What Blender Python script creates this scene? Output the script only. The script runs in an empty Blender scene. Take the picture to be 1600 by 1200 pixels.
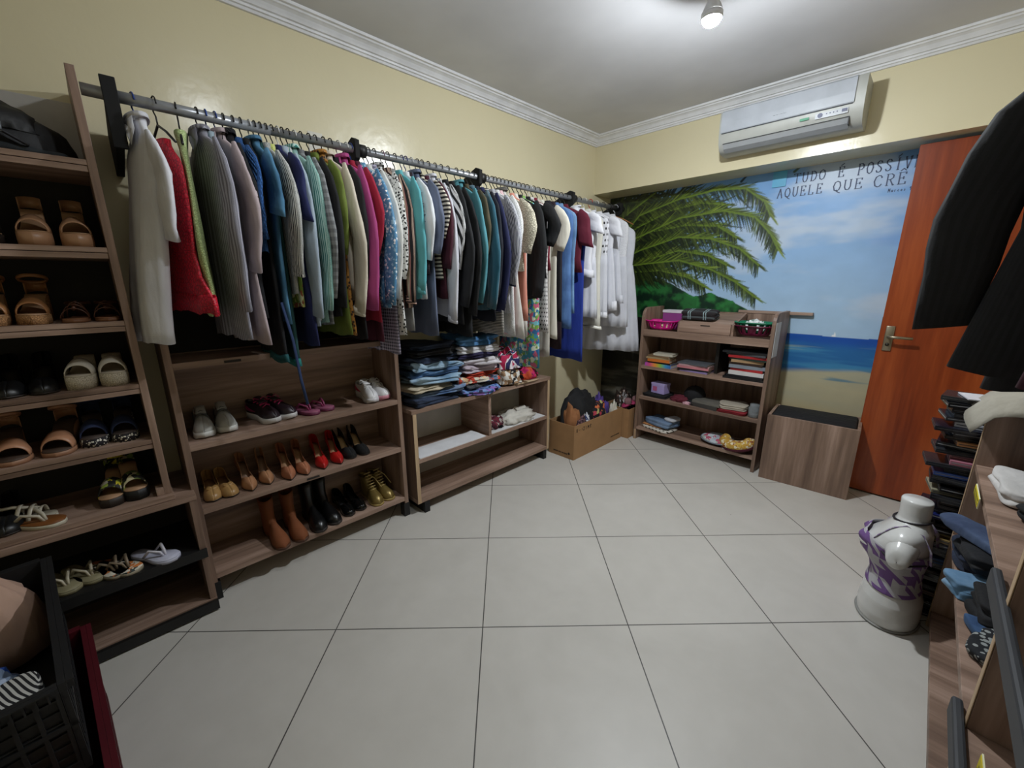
import bpy, bmesh, math, random
import numpy as np
from mathutils import Vector, Matrix, noise as mn
PI = math.pi
sc = bpy.context.scene
COL = sc.collection

# ------------------------------------------------------------------ camera
cd = bpy.data.cameras.new('camera')
cam = bpy.data.objects.new('camera', cd); COL.objects.link(cam)
cd.sensor_fit = 'HORIZONTAL'; cd.sensor_width = 36.0; cd.lens = 36.0 * 635.06 / 1600.0
cd.clip_start = 0.02
_r = Vector((0.7024, 0.7118, -0.0034)).normalized(); _f = Vector((-0.6908, 0.6805, -0.2445)).normalized()
_u = _r.cross(_f).normalized(); _r = _f.cross(_u).normalized()
cam.matrix_world = Matrix(((_r.x, _u.x, -_f.x, 2.2948), (_r.y, _u.y, -_f.y, -3.3026), (_r.z, _u.z, -_f.z, 1.3787), (0, 0, 0, 1)))
sc.camera = cam

# ------------------------------------------------------------------ light and exposure
w = bpy.data.worlds.new('world'); sc.world = w; w.use_nodes = True
w.node_tree.nodes['Background'].inputs[0].default_value = (0.75, 0.82, 1, 1)
w.node_tree.nodes['Background'].inputs[1].default_value = 0.02
sc.view_settings.view_transform = 'Standard'; sc.view_settings.look = 'None'
sc.view_settings.exposure = 0.0; sc.view_settings.gamma = 1.0
sc.view_settings.use_curve_mapping = False
sc.cycles.max_bounces = 8; sc.cycles.diffuse_bounces = 6
BULB_STRENGTH = 2500.0
BULB_POS = [(1.470, -1.345, 2.425), (1.1, -2.65, 2.425)]    # the bulb in the picture and its twin above the frame, which glares on the left wall
BULB2 = 0.135

# ------------------------------------------------------------------ node materials
def lin(h):
    if isinstance(h, str):
        h = h.lstrip('#'); c = [int(h[i:i+2], 16) / 255 for i in (0, 2, 4)]
        return tuple(((v / 12.92) if v <= .04045 else ((v + .055) / 1.055) ** 2.4) for v in c) + (1,)
    return tuple(h)[:3] + (1,)
class NT:
    def __init__(s, name):
        s.m = bpy.data.materials.new(name); s.m.use_nodes = True; s.t = s.m.node_tree
        s.b = s.t.nodes['Principled BSDF']
    def n(s, typ, **k):
        o = s.t.nodes.new('ShaderNode' + typ)
        for a, v in k.items():
            if a.startswith('i_'):
                key = a[2:]; key = int(key) if key.isdigit() else key.replace('_', ' ')
                if hasattr(v, 'is_output') or hasattr(v, 'links'): s.t.links.new(v, o.inputs[key])
                else: o.inputs[key].default_value = v
            else: setattr(o, a, v)
        return o
    def l(s, a, b): s.t.links.new(a, b)
    def math(s, op, a, b=0.0, c=0.0):
        o = s.t.nodes.new('ShaderNodeMath'); o.operation = op
        for i, v in enumerate((a, b, c)):
            if isinstance(v, (int, float)): o.inputs[i].default_value = v
            else: s.l(v, o.inputs[i])
        return o.outputs[0]
    def mix(s, fac, a, b):
        o = s.t.nodes.new('ShaderNodeMix'); o.data_type = 'RGBA'
        for i, v in ((0, fac), (6, a), (7, b)):
            if hasattr(v, 'links'): s.l(v, o.inputs[i])
            else: o.inputs[i].default_value = v
        return o.outputs[2]
    def ramp(s, fac, stops, interp='LINEAR'):
        o = s.t.nodes.new('ShaderNodeValToRGB'); s.l(fac, o.inputs[0]); r = o.color_ramp; r.interpolation = interp
        while len(r.elements) < len(stops): r.elements.new(.5)
        for e, (p, c) in zip(r.elements, stops): e.position = p; e.color = lin(c)
        return o.outputs[0]
    def bump(s, h, strength=.3, dist=.005):
        o = s.n('Bump'); o.inputs['Strength'].default_value = strength; o.inputs['Distance'].default_value = dist
        s.l(h, o.inputs['Height']); s.l(o.outputs[0], s.b.inputs['Normal'])
    def color(s, v):
        if hasattr(v, 'links'): s.l(v, s.b.inputs['Base Color'])
        else: s.b.inputs['Base Color'].default_value = v
_mc = {}
def mat(kind, *c, rough=.75, scale=1.0, bump=0.0, metal=0.0, coat=0.0, sheen=0.0, alpha=1.0, trans=0.0):
    key = (kind, c, rough, scale, bump, metal, coat, sheen, alpha, trans)
    if key in _mc: return _mc[key]
    N = NT(kind + '_' + str(len(_mc))); b = N.b
    b.inputs['Roughness'].default_value = rough; b.inputs['Metallic'].default_value = metal
    b.inputs['Coat Weight'].default_value = coat; b.inputs['Sheen Weight'].default_value = sheen
    b.inputs['Alpha'].default_value = alpha; b.inputs['Transmission Weight'].default_value = trans
    if trans: b.inputs['IOR'].default_value = 1.1
    L = [lin(x) for x in c]
    tc = N.n('TexCoord')
    obj_ = tc.outputs['Object']; uv = tc.outputs['UV']
    def nz(vec, sc_, det=3, rgh=.55):
        o = N.n('TexNoise'); N.l(vec, o.inputs['Vector']); o.inputs['Scale'].default_value = sc_
        o.inputs['Detail'].default_value = det; o.inputs['Roughness'].default_value = rgh
        return o.outputs[0]
    def sep(v): return N.n('SeparateXYZ', i_0=v).outputs
    def vary(col, amt=.18, s_=9):
        f = nz(obj_, s_ * scale)
        dark = N.n('MixRGB', blend_type='MULTIPLY'); dark.inputs[0].default_value = amt
        if hasattr(col, 'links'): N.l(col, dark.inputs[1])
        else: dark.inputs[1].default_value = col
        N.l(N.ramp(f, [(.3, (.35, .35, .35)), (.7, (1.25, 1.25, 1.25))]), dark.inputs[2])
        return dark.outputs[0]
    def wrinkle(k=.55):
        mp_ = N.n('Mapping', i_Scale=(1, 1, .22)); N.l(obj_, mp_.inputs['Vector']); N.bump(N.math('ADD', nz(mp_.outputs[0], 22, 2), N.math('MULTIPLY', nz(obj_, 150, 1), .06)), k, .012)
    def frac(v, k, off=0.0): return N.math('FRACT', N.math('ADD', N.math('MULTIPLY', v, k), off))
    if kind == 'plain':
        N.color(vary(L[0]))
        if bump: N.bump(nz(obj_, 60 * scale), bump, .002)
    elif kind == 'cloth':
        N.color(vary(L[0], .16, 7)); wrinkle()
    elif kind == 'knit':
        s_ = sep(uv); a = N.math('SINE', N.math('MULTIPLY', s_[0], 700 * scale)); bb = N.math('SINE', N.math('MULTIPLY', s_[1], 520 * scale))
        h = N.math('MULTIPLY', a, bb); N.color(N.mix(N.math('MULTIPLY_ADD', h, .4, .5), tuple(x * .55 for x in L[0][:3]) + (1,), L[0])); N.bump(h, .8, .006)
    elif kind in ('vstripe', 'hstripe', 'dstripe'):
        s_ = sep(uv); v = {'vstripe': s_[0], 'hstripe': s_[1], 'dstripe': N.math('ADD', s_[0], N.math('MULTIPLY', s_[1], .45))}[kind]
        f = frac(v, 1 / (.012 * scale)); m_ = N.math('GREATER_THAN', f, .5)
        N.color(vary(N.mix(m_, L[0], L[1]), .15)); wrinkle()
    elif kind == 'tri':      # wide stripes in three colours
        f = frac(sep(uv)[0], 1 / (.07 * scale)); N.color(vary(N.ramp(f, [(0, c[0]), (.38, c[1]), (.5, c[2]), (.78, c[1]), (.9, c[0])], 'CONSTANT'), .15))
        wrinkle()
    elif kind == 'hound':
        s_ = sep(uv); k = 1 / (.045 * scale)
        a = N.math('LESS_THAN', frac(s_[0], k), .5); bb = N.math('LESS_THAN', frac(s_[1], k), .5)
        d = N.math('LESS_THAN', frac(N.math('ADD', s_[0], s_[1]), k * 2), .5)
        both = N.math('MULTIPLY', a, bb); x = N.math('SUBTRACT', N.math('ADD', a, bb), N.math('MULTIPLY', both, 2))
        N.color(vary(N.mix(N.math('ADD', both, N.math('MULTIPLY', x, d)), L[0], L[1]), .1)); wrinkle()
    elif kind == 'check':
        s_ = sep(uv); k = 1 / (.03 * scale)
        a = N.math('LESS_THAN', frac(s_[0], k), .5); bb = N.math('LESS_THAN', frac(s_[1], k), .5)
        N.color(vary(N.mix(N.math('MULTIPLY', N.math('ADD', a, bb), .5), L[0], L[1]), .15)); wrinkle()
    elif kind == 'dots':
        s_ = sep(uv); k = 1 / (.028 * scale)
        row = N.math('FLOOR', N.math('MULTIPLY', s_[1], k)); off = N.math('MULTIPLY', row, .5)
        fx = N.math('SUBTRACT', N.math('FRACT', N.math('ADD', N.math('MULTIPLY', s_[0], k), off)), .5); fy = N.math('SUBTRACT', frac(s_[1], k), .5)
        r2 = N.math('ADD', N.math('MULTIPLY', fx, fx), N.math('MULTIPLY', fy, fy))
        N.color(vary(N.mix(N.math('LESS_THAN', r2, .055), L[0], L[1]), .12)); wrinkle()
    elif kind in ('floral', 'print', 'spots'):
        v = N.n('TexVoronoi'); N.l(obj_, v.inputs['Vector']); v.inputs['Scale'].default_value = {'floral': 38, 'print': 60, 'spots': 55}[kind] * scale
        wn = nz(obj_, 40 * scale)
        if kind == 'floral':
            rs = [(i / len(c), c[i]) for i in range(len(c))]
            hue = sep(v.outputs['Color'])[0]
            f = N.math('ADD', hue, N.math('MULTIPLY', N.math('SUBTRACT', wn, .5), .5)); N.color(N.ramp(f, rs, 'CONSTANT'))
        elif kind == 'print':
            f = N.math('ADD', v.outputs['Distance'], N.math('MULTIPLY', wn, .5)); N.color(N.ramp(f, [(0, c[0]), (.64, c[1])] if len(c) == 2 else [(0, c[0]), (.45, c[1]), (.62, c[2])], 'CONSTANT'))
        else:
            N.color(N.ramp(v.outputs['Distance'], [(0, c[1]), (.28, c[2] if len(c) > 2 else c[1]), (.42, c[0])], 'CONSTANT'))
        wrinkle()
    elif kind == 'lace':
        v = N.n('TexVoronoi', feature='DISTANCE_TO_EDGE'); N.l(obj_, v.inputs['Vector']); v.inputs['Scale'].default_value = 75 * scale
        f = N.math('MULTIPLY', v.outputs[0], 6); N.color(N.mix(f, L[0], L[1])); N.bump(f, .3, .003)
    elif kind == 'denim':
        a = nz(obj_, 6 * scale); c2 = tuple(min(1, x * 2.1 + .02) for x in L[0][:3]) + (1,)
        f = N.ramp(a, [(.38, (0, 0, 0)), (.72, (1, 1, 1))]); N.color(N.mix(f, L[0], c2 if len(L) < 2 else L[1])); wrinkle(.7)
    elif kind == 'sequin':
        v = N.n('TexVoronoi'); N.l(obj_, v.inputs['Vector']); v.inputs['Scale'].default_value = 110 * scale
        hue = sep(v.outputs['Color'])[0]; N.color(N.ramp(hue, [(0, c[0]), (.7, c[1]), (.9, '#ffffff')], 'CONSTANT'))
    elif kind == 'wood':     # c: dark, light; scale picks the grain axis by the call below
        ax = int(scale); sv = [22, 22, 22]; sv[ax] = 1.3
        mp = N.n('Mapping', i_Scale=tuple(sv)); N.l(obj_, mp.inputs['Vector'])
        rnd = N.n('ObjectInfo').outputs['Random']; N.l(N.n('CombineXYZ', i_0=N.math('MULTIPLY', rnd, 31), i_1=N.math('MULTIPLY', rnd, 17), i_2=N.math('MULTIPLY', rnd, 7)).outputs[0], mp.inputs['Location'])
        a = nz(mp.outputs[0], .55, 4, .6); bb = nz(mp.outputs[0], 2.6, 3, .6)
        f = N.math('ADD', N.math('MULTIPLY', a, .75), N.math('MULTIPLY', bb, .25))
        N.color(N.ramp(f, [(.33, c[0]), (.5, c[2] if len(c) > 2 else c[1]), (.66, c[1])])); N.bump(bb, .12, .001)
    N.m['k'] = 1
    _mc[key] = N.m
    return N.m
def P(c, rough=.6, **k): return mat('plain', c, rough=rough, **k)
def Cl(c, **k): k.setdefault('rough', .85); return mat('cloth', c, **k)
WD, WL, WM = '#5f4a3e', '#ab9080', '#866d5d'
WOOD = [mat('wood', WD, WL, WM, rough=.5, scale=float(i)) for i in range(3)]
EDGE = mat('wood', '#a08468', '#c9b08e', '#b59a7a', rough=.6, scale=2.0)
BLACK = P('#0c0c0d', .5); BLACKCLOTH = Cl('#0d0d10'); WHITE = P('#e6e6e6', .45)
STEEL = P('#a4a7ac', .33, metal=.45)

# ------------------------------------------------------------------ geometry helpers
class MB:
    def __init__(s): s.v = []; s.f = []; s.uv = []; s.m = []; s.mi = 0
    def add(s, vs, fs, uvs=None):
        o = len(s.v); s.v += [tuple(v) for v in vs]
        for k, f in enumerate(fs):
            s.f.append(tuple(i + o for i in f)); s.m.append(s.mi)
            s.uv.append([uvs[i] for i in f] if uvs else None)
        return s
    def box(s, x0, x1, y0, y1, z0, z1):
        vs = [(x, y, z) for z in (z0, z1) for x, y in ((x0, y0), (x1, y0), (x1, y1), (x0, y1))]
        return s.add(vs, [(3, 2, 1, 0), (4, 5, 6, 7), (0, 1, 5, 4), (1, 2, 6, 5), (2, 3, 7, 6), (3, 0, 4, 7)])
    def grid(s, rows, close_u=False, cap0=False, cap1=False, uv=None):
        n = len(rows[0]); o = []; uvs = []
        for j, r in enumerate(rows):
            for i, p in enumerate(r): o.append(p); uvs.append(uv(j, i, p) if uv else (i / n, j / len(rows)))
        fs = []
        for j in range(len(rows) - 1):
            for i in range(n if close_u else n - 1):
                a = j * n + i; b = j * n + (i + 1) % n; fs.append((a, b, b + n, a + n))
        if cap0: fs.append(tuple(range(n))[::-1])
        if cap1: fs.append(tuple((len(rows) - 1) * n + i for i in range(n)))
        return s.add(o, fs, uvs)
    def tube(s, pts, r, n=8, close=False, cap=True, flat=1.0):
        pts = [Vector(p) for p in pts]; rr = r if isinstance(r, (list, tuple)) else [r] * len(pts)
        rows = []; up = None; N = len(pts)
        for i, p in enumerate(pts):
            if close: t = pts[(i + 1) % N] - pts[i - 1]
            else: t = pts[min(i + 1, N - 1)] - pts[max(i - 1, 0)]
            t = t.normalized() if t.length > 1e-9 else Vector((0, 0, 1))
            if up is None:
                up = Vector((0, 0, 1)) if abs(t.z) < .9 else Vector((1, 0, 0))
            a = t.cross(up)
            if a.length < 1e-6: a = t.orthogonal()
            a.normalize(); b = a.cross(t).normalized(); up = b
            rows.append([p + a * rr[i] * math.cos(2 * PI * k / n) + b * rr[i] * flat * math.sin(2 * PI * k / n) for k in range(n)])
        if close: rows.append(rows[0])
        return s.grid(rows, True, cap and not close, cap and not close)
    def lathe(s, prof, n=20, c=(0, 0, 0), sx=1.0, sy=1.0, cap=True):
        rows = [[(c[0] + r * sx * math.cos(2 * PI * k / n), c[1] + r * sy * math.sin(2 * PI * k / n), c[2] + z) for k in range(n)] for r, z in prof]
        return s.grid(rows, True, cap and prof[0][0] > 1e-5, cap and prof[-1][0] > 1e-5)
    def prism(s, poly, z0, z1):
        n = len(poly); zz0 = z0 if callable(z0) else (lambda x, y: z0); zz1 = z1 if callable(z1) else (lambda x, y: z1)
        vs = [(x, y, zz0(x, y)) for x, y in poly] + [(x, y, zz1(x, y)) for x, y in poly]
        return s.add(vs, [tuple(range(n))[::-1], tuple(range(n, 2 * n))] + [(i, (i + 1) % n, n + (i + 1) % n, n + i) for i in range(n)])
    def xf(s, M_):
        s.v = [tuple(M_ @ Vector(v)) for v in s.v]; return s
def obj(name, mb, m, parent=None, loc=(0, 0, 0), rot=(0, 0, 0), smooth=True, bevel=0, solid=0, sub=0):
    me = bpy.data.meshes.new(name); me.from_pydata(mb.v, [], mb.f)
    if any(u for u in mb.uv):
        lay = me.uv_layers.new(name='UVMap'); buf = []
        for u, f in zip(mb.uv, mb.f):
            for k in range(len(f)): buf += list(u[k]) if u else [0, 0]
        lay.data.foreach_set('uv', buf)
    for mm in (m if isinstance(m, (list, tuple)) else [m]): me.materials.append(mm)
    me.polygons.foreach_set('material_index', mb.m)
    me.polygons.foreach_set('use_smooth', [bool(smooth)] * len(me.polygons))
    me.update(); me.validate()
    if smooth == 'auto': me.set_sharp_from_angle(angle=.6)
    o = bpy.data.objects.new(name, me); COL.objects.link(o); o.parent = parent; o.location = loc; o.rotation_euler = rot
    if bevel:
        b = o.modifiers.new('bevel', 'BEVEL'); b.width = bevel; b.segments = 2; b.limit_method = 'ANGLE'
    if solid:
        b = o.modifiers.new('solid', 'SOLIDIFY'); b.thickness = solid; b.offset = -1
    if sub:
        b = o.modifiers.new('sub', 'SUBSURF'); b.levels = sub; b.render_levels = sub
    return o
def tag(o, label, cat, group=None, kind=None):
    o['label'] = label; o['category'] = cat
    if group: o['group'] = group
    if kind: o['kind'] = kind
    return o
def thing(name, label, cat, loc=(0, 0, 0), rz=0, group=None, rot=None):
    o = bpy.data.objects.new(name, None); COL.objects.link(o); o.empty_display_size = .05
    o.location = loc; o.rotation_euler = rot or (0, 0, rz); return tag(o, label, cat, group)
def struct(name, mb, m, parent=None, smooth=False, **k):
    o = obj(name, mb, m, parent, smooth=smooth, **k)
    if parent is None: o['kind'] = 'structure'
    return o
def bx(*a): return MB().box(*a)
def sm(t): t = max(0, min(1, t)); return t * t * (3 - 2 * t)
def ip(x, xs, ys): return float(np.interp(x, xs, ys))
def text(name, s, size, m, parent, loc, rot, ext=.0006, align='CENTER'):
    cu = bpy.data.curves.new(name, 'FONT'); cu.body = s; cu.size = size; cu.extrude = ext; cu.align_x = align; cu.align_y = 'CENTER'
    t = bpy.data.objects.new(name, cu); COL.objects.link(t); bpy.context.view_layer.update()
    me = bpy.data.meshes.new_from_object(t.evaluated_get(bpy.context.evaluated_depsgraph_get()))
    bpy.data.objects.remove(t); o = bpy.data.objects.new(name, me); me.materials.clear(); me.materials.append(m)
    COL.objects.link(o); o.parent = parent; o.location = loc; o.rotation_euler = rot; return o
# ------------------------------------------------------------------ room shell
XR, YB, ZC, ZB = 2.98, -4.7, 2.575, 2.13
def paint_mat(col, rough, bumpy=.25):
    N = NT('wall_paint'); tc = N.n('TexCoord').outputs['Object']
    n1 = N.n('TexNoise', i_Vector=tc, i_Scale=1.3, i_Detail=3.0).outputs[0]; n2 = N.n('TexNoise', i_Vector=tc, i_Scale=7.0, i_Detail=4.0).outputs[0]
    c = lin(col); N.color(N.mix(n1, tuple(x * .93 for x in c[:3]) + (1,), tuple(min(1, x * 1.05) for x in c[:3]) + (1,)))
    N.b.inputs['Roughness'].default_value = rough; N.bump(n2, bumpy, .012); return N.m
CREAM = paint_mat('#ded4b2', .25)
def floor_mat():
    N = NT('porcelain_tiles'); tc = N.n('TexCoord').outputs['Object']
    mp = N.n('Mapping', vector_type='TEXTURE', i_Vector=tc, i_Location=(1.6421, -1.9912, 0), i_Rotation=(0, 0, math.radians(46.26)), i_Scale=(.6, .6, 1)).outputs[0]
    s = N.n('SeparateXYZ', i_0=mp).outputs
    d = []
    for a in (s[0], s[1]):
        f = N.math('ABSOLUTE', N.math('SUBTRACT', N.math('FRACT', N.math('ADD', a, .5)), .5)); d.append(f)
    g = N.math('LESS_THAN', N.math('MINIMUM', d[0], d[1]), .0036)
    idv = N.n('CombineXYZ', i_0=N.math('FLOOR', s[0]), i_1=N.math('FLOOR', s[1])).outputs[0]
    wn = N.n('TexWhiteNoise', i_Vector=idv).outputs[0]
    n1 = N.n('TexNoise', i_Vector=tc, i_Scale=2.2, i_Detail=5.0, i_Roughness=.6, i_Distortion=.6).outputs[0]
    n2 = N.n('TexNoise', i_Vector=tc, i_Scale=11.0, i_Detail=4.0).outputs[0]
    base = N.mix(N.math('ADD', N.math('MULTIPLY', n1, .7), N.math('MULTIPLY', n2, .3)), lin('#b0aca4'), lin('#d0ccc5'))
    base = N.mix(N.math('MULTIPLY', wn, .12), base, lin('#bab6b0'))
    v = N.n('TexVoronoi', i_Vector=tc, i_Scale=2.6); sp = N.math('LESS_THAN', v.outputs['Distance'], .008)
    base = N.mix(N.math('MULTIPLY', sp, .7), base, lin('#5b5348'))
    N.color(N.mix(g, base, lin('#4a4743'))); N.b.inputs['Roughness'].default_value = .42
    N.bump(N.math('SUBTRACT', N.math('MULTIPLY', n2, .05), g), .35, .002); return N.m
tw = .12
struct('floor', bx(-tw, XR + tw, YB - tw, .27 + tw, -.06, 0), floor_mat())
struct('ceiling', bx(-tw, XR + tw, YB - tw, .39, ZC, ZC + .08), P('#dadadd', .8, scale=.2))
struct('wall_left', bx(-tw, 0, YB - tw, .27 + tw, 0, ZC), CREAM)
struct('wall_right', bx(XR, XR + tw, YB - tw, .27 + tw, 0, ZC), CREAM)
struct('wall_near', bx(-tw, XR + tw, YB - tw, YB, 0, ZC), CREAM)
struct('wall_back', bx(0, XR, 0, .27 + tw, ZB, ZC), CREAM)            # the beam above the recess
# crown moulding: one profile swept along left and back walls
prof = [(0, -.062), (.012, -.062), (.016, -.054), (.020, -.052), (.026, -.052), (.028, -.044), (.034, -.042), (.040, -.042), (.046, -.034), (.056, -.024), (.068, -.018), (.076, -.016), (.080, -.010), (.094, -.009), (.098, 0)]
m_ = MB()
m_.grid([[(d, YB, ZC + z) for d, z in prof], [(d, -d, ZC + z) for d, z in prof], [(XR - .0, -d, ZC + z) for d, z in prof]])
PLASTER = P('#e9eaee', .5)
struct('trim_1', m_, PLASTER, solid=.002)

# the painted seaside mural on the recessed wall: the picture is mixed per vertex from its own drawing
def paint_mural(nx=620, nz=470, X0=0.0, X1=2.98, Z0=0.0, Z1=2.13):
    rng = np.random.RandomState(4)
    x = np.linspace(X0, X1, nx)[None, :].repeat(nz, 0); z = np.linspace(Z0, Z1, nz)[:, None].repeat(nx, 1)
    def fbm(ax, az, seed, octs=4):
        r = np.random.RandomState(seed); o = np.zeros_like(x); amp = 1.; tot = 0
        for k in range(octs):
            gx, gz = int(ax * 2 ** k) + 3, int(az * 2 ** k) + 3; g = r.rand(gz, gx)
            u = (x - X0) / (X1 - X0) * (gx - 2); v = (z - Z0) / (Z1 - Z0) * (gz - 2)
            i = u.astype(int); j = v.astype(int); fu = u - i; fv = v - j; fu = fu * fu * (3 - 2 * fu); fv = fv * fv * (3 - 2 * fv)
            o += amp * ((g[j, i] * (1 - fu) + g[j, i + 1] * fu) * (1 - fv) + (g[j + 1, i] * (1 - fu) + g[j + 1, i + 1] * fu) * fv); tot += amp; amp *= .5
        return o / tot
    def C_(h): return np.array(lin(h)[:3])
    def ss(a, lo, hi): t = np.clip((a - lo) / (hi - lo), 0, 1); return t * t * (3 - 2 * t)
    img = np.zeros((nz, nx, 3))
    t = ss(z, 1.0, 2.1)[..., None]
    img[:] = C_('#a9c6e0') * (1 - t) + C_('#74a6de') * t
    cl = fbm(4, 9, 1, 5); c1 = ss(cl, .47, .68)[..., None] * ss(z, 1.0, 1.15)[..., None] * .75
    img = img * (1 - c1) + C_('#c6d2e0') * c1
    c2 = ss(fbm(3, 8, 7, 4), .55, .75)[..., None] * .55; img = img * (1 - c2) + C_('#709fdc') * c2
    # sea
    sea = (z < 1.0 + .002 * np.sin(x * 9)); sh = fbm(5, 40, 3, 4)
    edge = .74 + .05 * (x - 1.6) / .4 + .07 * (fbm(5, 20, 9) - .5)
    d = 1.0 - z; deep = ss(d, .02, .10)[..., None]; far = ss(d, .0, .3)[..., None]
    seac = C_('#1450a8') * (1 - deep) + (C_('#3d86b4') * (1 - ss(sh, .4, .62)[..., None]) + C_('#2468a4') * ss(sh, .4, .62)[..., None]) * deep
    gl = ss(fbm(3, 46, 12), .62, .7)[..., None] * deep * .55; seac = seac * (1 - gl) + C_('#9fae98') * gl
    img = np.where(sea[..., None], seac, img)
    # sand
    sd = ss(edge - z, -.02, .03)[..., None]; sn = fbm(6, 26, 21)[..., None]
    sandc = C_('#a9ab98') * (1 - sn) + C_('#c2b58f') * sn; low = ss(.55 - z, 0, .3)[..., None]; sandc = sandc * (1 - low) + C_('#b39a62') * low
    wet = ss(fbm(5, 36, 23), .58, .66)[..., None] * ss(z, .5, .7)[..., None] * .8; sandc = sandc * (1 - wet) + C_('#4a7f97') * wet
    img = img * (1 - sd) + sandc * sd
    # hill
    hx = [0, .36, .55, .73, .87, 1.0, 1.13, 1.25, 1.35, 1.46]; hz = [1.40, 1.42, 1.40, 1.32, 1.25, 1.28, 1.24, 1.18, 1.13, 1.0]
    top = np.interp(x, hx, hz) + .02 * (fbm(60, 3, 31, 2) - .5); hill = (z < top) & (x < 1.5) & (z > .6)
    hn = fbm(40, 30, 33, 4)[..., None]; hc = C_('#0d2c1c') * (1 - ss(hn, .35, .7)) + C_('#2f7a3c') * ss(hn, .35, .7)
    hc = np.where(((x < .9) & (z < top - .02))[..., None], hc * .75, hc)
    img = np.where(hill[..., None], hc, img)
    # dark rocks low on the left
    rk = (1.05 + .06 * (fbm(10, 3, 40) - .5) - z > 0) & (x < .62 + .9 * np.clip(.95 - z, 0, 1) * .35 + .1 * fbm(6, 12, 41))
    rn = fbm(7, 34, 42, 5)[..., None]; rc = C_('#0f0f0f') * (1 - ss(rn, .4, .75)) + C_('#6b685f') * ss(rn, .45, .8)
    img = np.where(rk[..., None], rc, img)
    # leaf strokes
    px = (X1 - X0) / (nx - 1); pz = (Z1 - Z0) / (nz - 1)
    def stroke(x0, z0, x1, z1, wd, col):
        a0, a1 = sorted((x0, x1)); b0, b1 = sorted((z0, z1)); k = wd + .004
        i0 = max(0, int((a0 - k - X0) / px)); i1 = min(nx, int((a1 + k - X0) / px) + 2); j0 = max(0, int((b0 - k - Z0) / pz)); j1 = min(nz, int((b1 + k - Z0) / pz) + 2)
        if i1 <= i0 or j1 <= j0: return
        X = x[j0:j1, i0:i1]; Z = z[j0:j1, i0:i1]; dx, dz = x1 - x0, z1 - z0; L2 = dx * dx + dz * dz + 1e-9
        tt = np.clip(((X - x0) * dx + (Z - z0) * dz) / L2, 0, 1); dd = np.hypot(X - x0 - tt * dx, Z - z0 - tt * dz)
        a = np.clip((wd * (1 - .75 * tt) - dd) / .003 + .5, 0, 1)[..., None] * .9
        img[j0:j1, i0:i1] = img[j0:j1, i0:i1] * (1 - a) + col * a
    greens = [C_(h) for h in ('#182512', '#2c3d18', '#46581f', '#6f8a2c', '#869a38', '#1c3016', '#5a6a2a', '#8f9a4a')]
    # the shaded mass of the crown
    for k in range(3800):
        cx, cz = abs(rng.normal(0, .36)), rng.normal(1.76, .26)
        if cx < -.02 or cz > 2.13 or cz < 1.38: continue
        an = rng.uniform(-.9, 1.2); ln = rng.uniform(.06, .2); stroke(cx, cz, cx + ln * math.cos(an), cz + ln * math.sin(an), .009, greens[rng.choice([0, 0, 1, 5, 1, 0, 2])] * .7)
    fronds = [[(.1, 1.72), (.31, 1.95), (.66, 2.04), (.96, 2.07), (1.17, 2.05), (1.31, 1.94), (1.36, 1.84)],
              [(.1, 1.62), (.27, 1.75), (.68, 1.89), (1.03, 1.91), (1.26, 1.84), (1.38, 1.71), (1.44, 1.60)],
              [(.1, 1.55), (.34, 1.65), (.69, 1.74), (.95, 1.71), (1.18, 1.62), (1.33, 1.49)],
              [(.1, 1.50), (.39, 1.53), (.71, 1.55), (.98, 1.47), (1.18, 1.37), (1.34, 1.25)],
              [(.05, 1.75), (.2, 1.98), (.45, 2.12)], [(.05, 1.7), (.3, 1.85), (.6, 1.96), (.85, 1.99), (1.05, 1.95)],
              [(.1, 1.5), (.35, 1.55), (.7, 1.63), (.95, 1.58), (1.1, 1.5)], [(.02, 1.5), (.1, 1.7), (.15, 1.95)], [(.1, 1.6), (.4, 1.8), (.75, 1.83), (1.0, 1.8), (1.15, 1.7)],
              [(.05, 1.45), (.3, 1.46), (.55, 1.47), (.8, 1.41), (.95, 1.33)]]
    for fi in (4, 5, 7, 8, 9, 6, 0, 2, 3, 1):
        fr = fronds[fi]; ax = np.array([p[0] for p in fr]); az = np.array([p[1] for p in fr]); tt = np.linspace(0, 1, len(fr))
        n = 150
        for k in range(n):
            t = k / n; cx = np.interp(t, tt, ax); cz = np.interp(t, tt, az); t2 = min(1, t + .03)
            dx, dz = np.interp(t2, tt, ax) - cx, np.interp(t2, tt, az) - cz; an = math.atan2(dz, dx)
            ln = (.17 if fi != 4 else .12) * (1 - .55 * t) * rng.uniform(.7, 1.15) * min(1, .45 + t * 2)
            for sgn, off in ((1, .65), (-1, .85)):
                a2 = an + sgn * off * rng.uniform(.75, 1.2) * (1 - .35 * t) - .22 * (1 if sgn < 0 else .6)
                pal = [3, 4, 2, 6, 1, 2] if sgn > 0 else [1, 2, 0, 5, 6, 0]
                stroke(cx, cz, cx + ln * math.cos(a2), cz + ln * math.sin(a2) - .02 * t, .0062, greens[rng.choice(pal)] * (.42 + .58 * min(1, max(0, (cx - .15) / .75)) * rng.uniform(.7, 1.15)))
            stroke(cx, cz, cx + dx, cz + dz, .006, greens[3])
    # the little sail
    stroke(1.85, 1.005, 1.87, 1.005, .006, C_('#f4f4f4')); stroke(1.86, 1.005, 1.86, 1.03, .006, C_('#f4f4f4'))
    # grey brushwork along the upper edge
    img *= (0.94 + .12 * fbm(30, 30, 50, 3))[..., None]
    me = bpy.data.meshes.new('wall_mural')
    vs = np.stack([x.ravel(), np.full(x.size, .27), z.ravel()], 1)
    j, i = np.meshgrid(np.arange(nz - 1), np.arange(nx - 1), indexing='ij'); a = (j * nx + i).ravel()
    fs = np.stack([a, a + 1, a + nx + 1, a + nx], 1)
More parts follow.
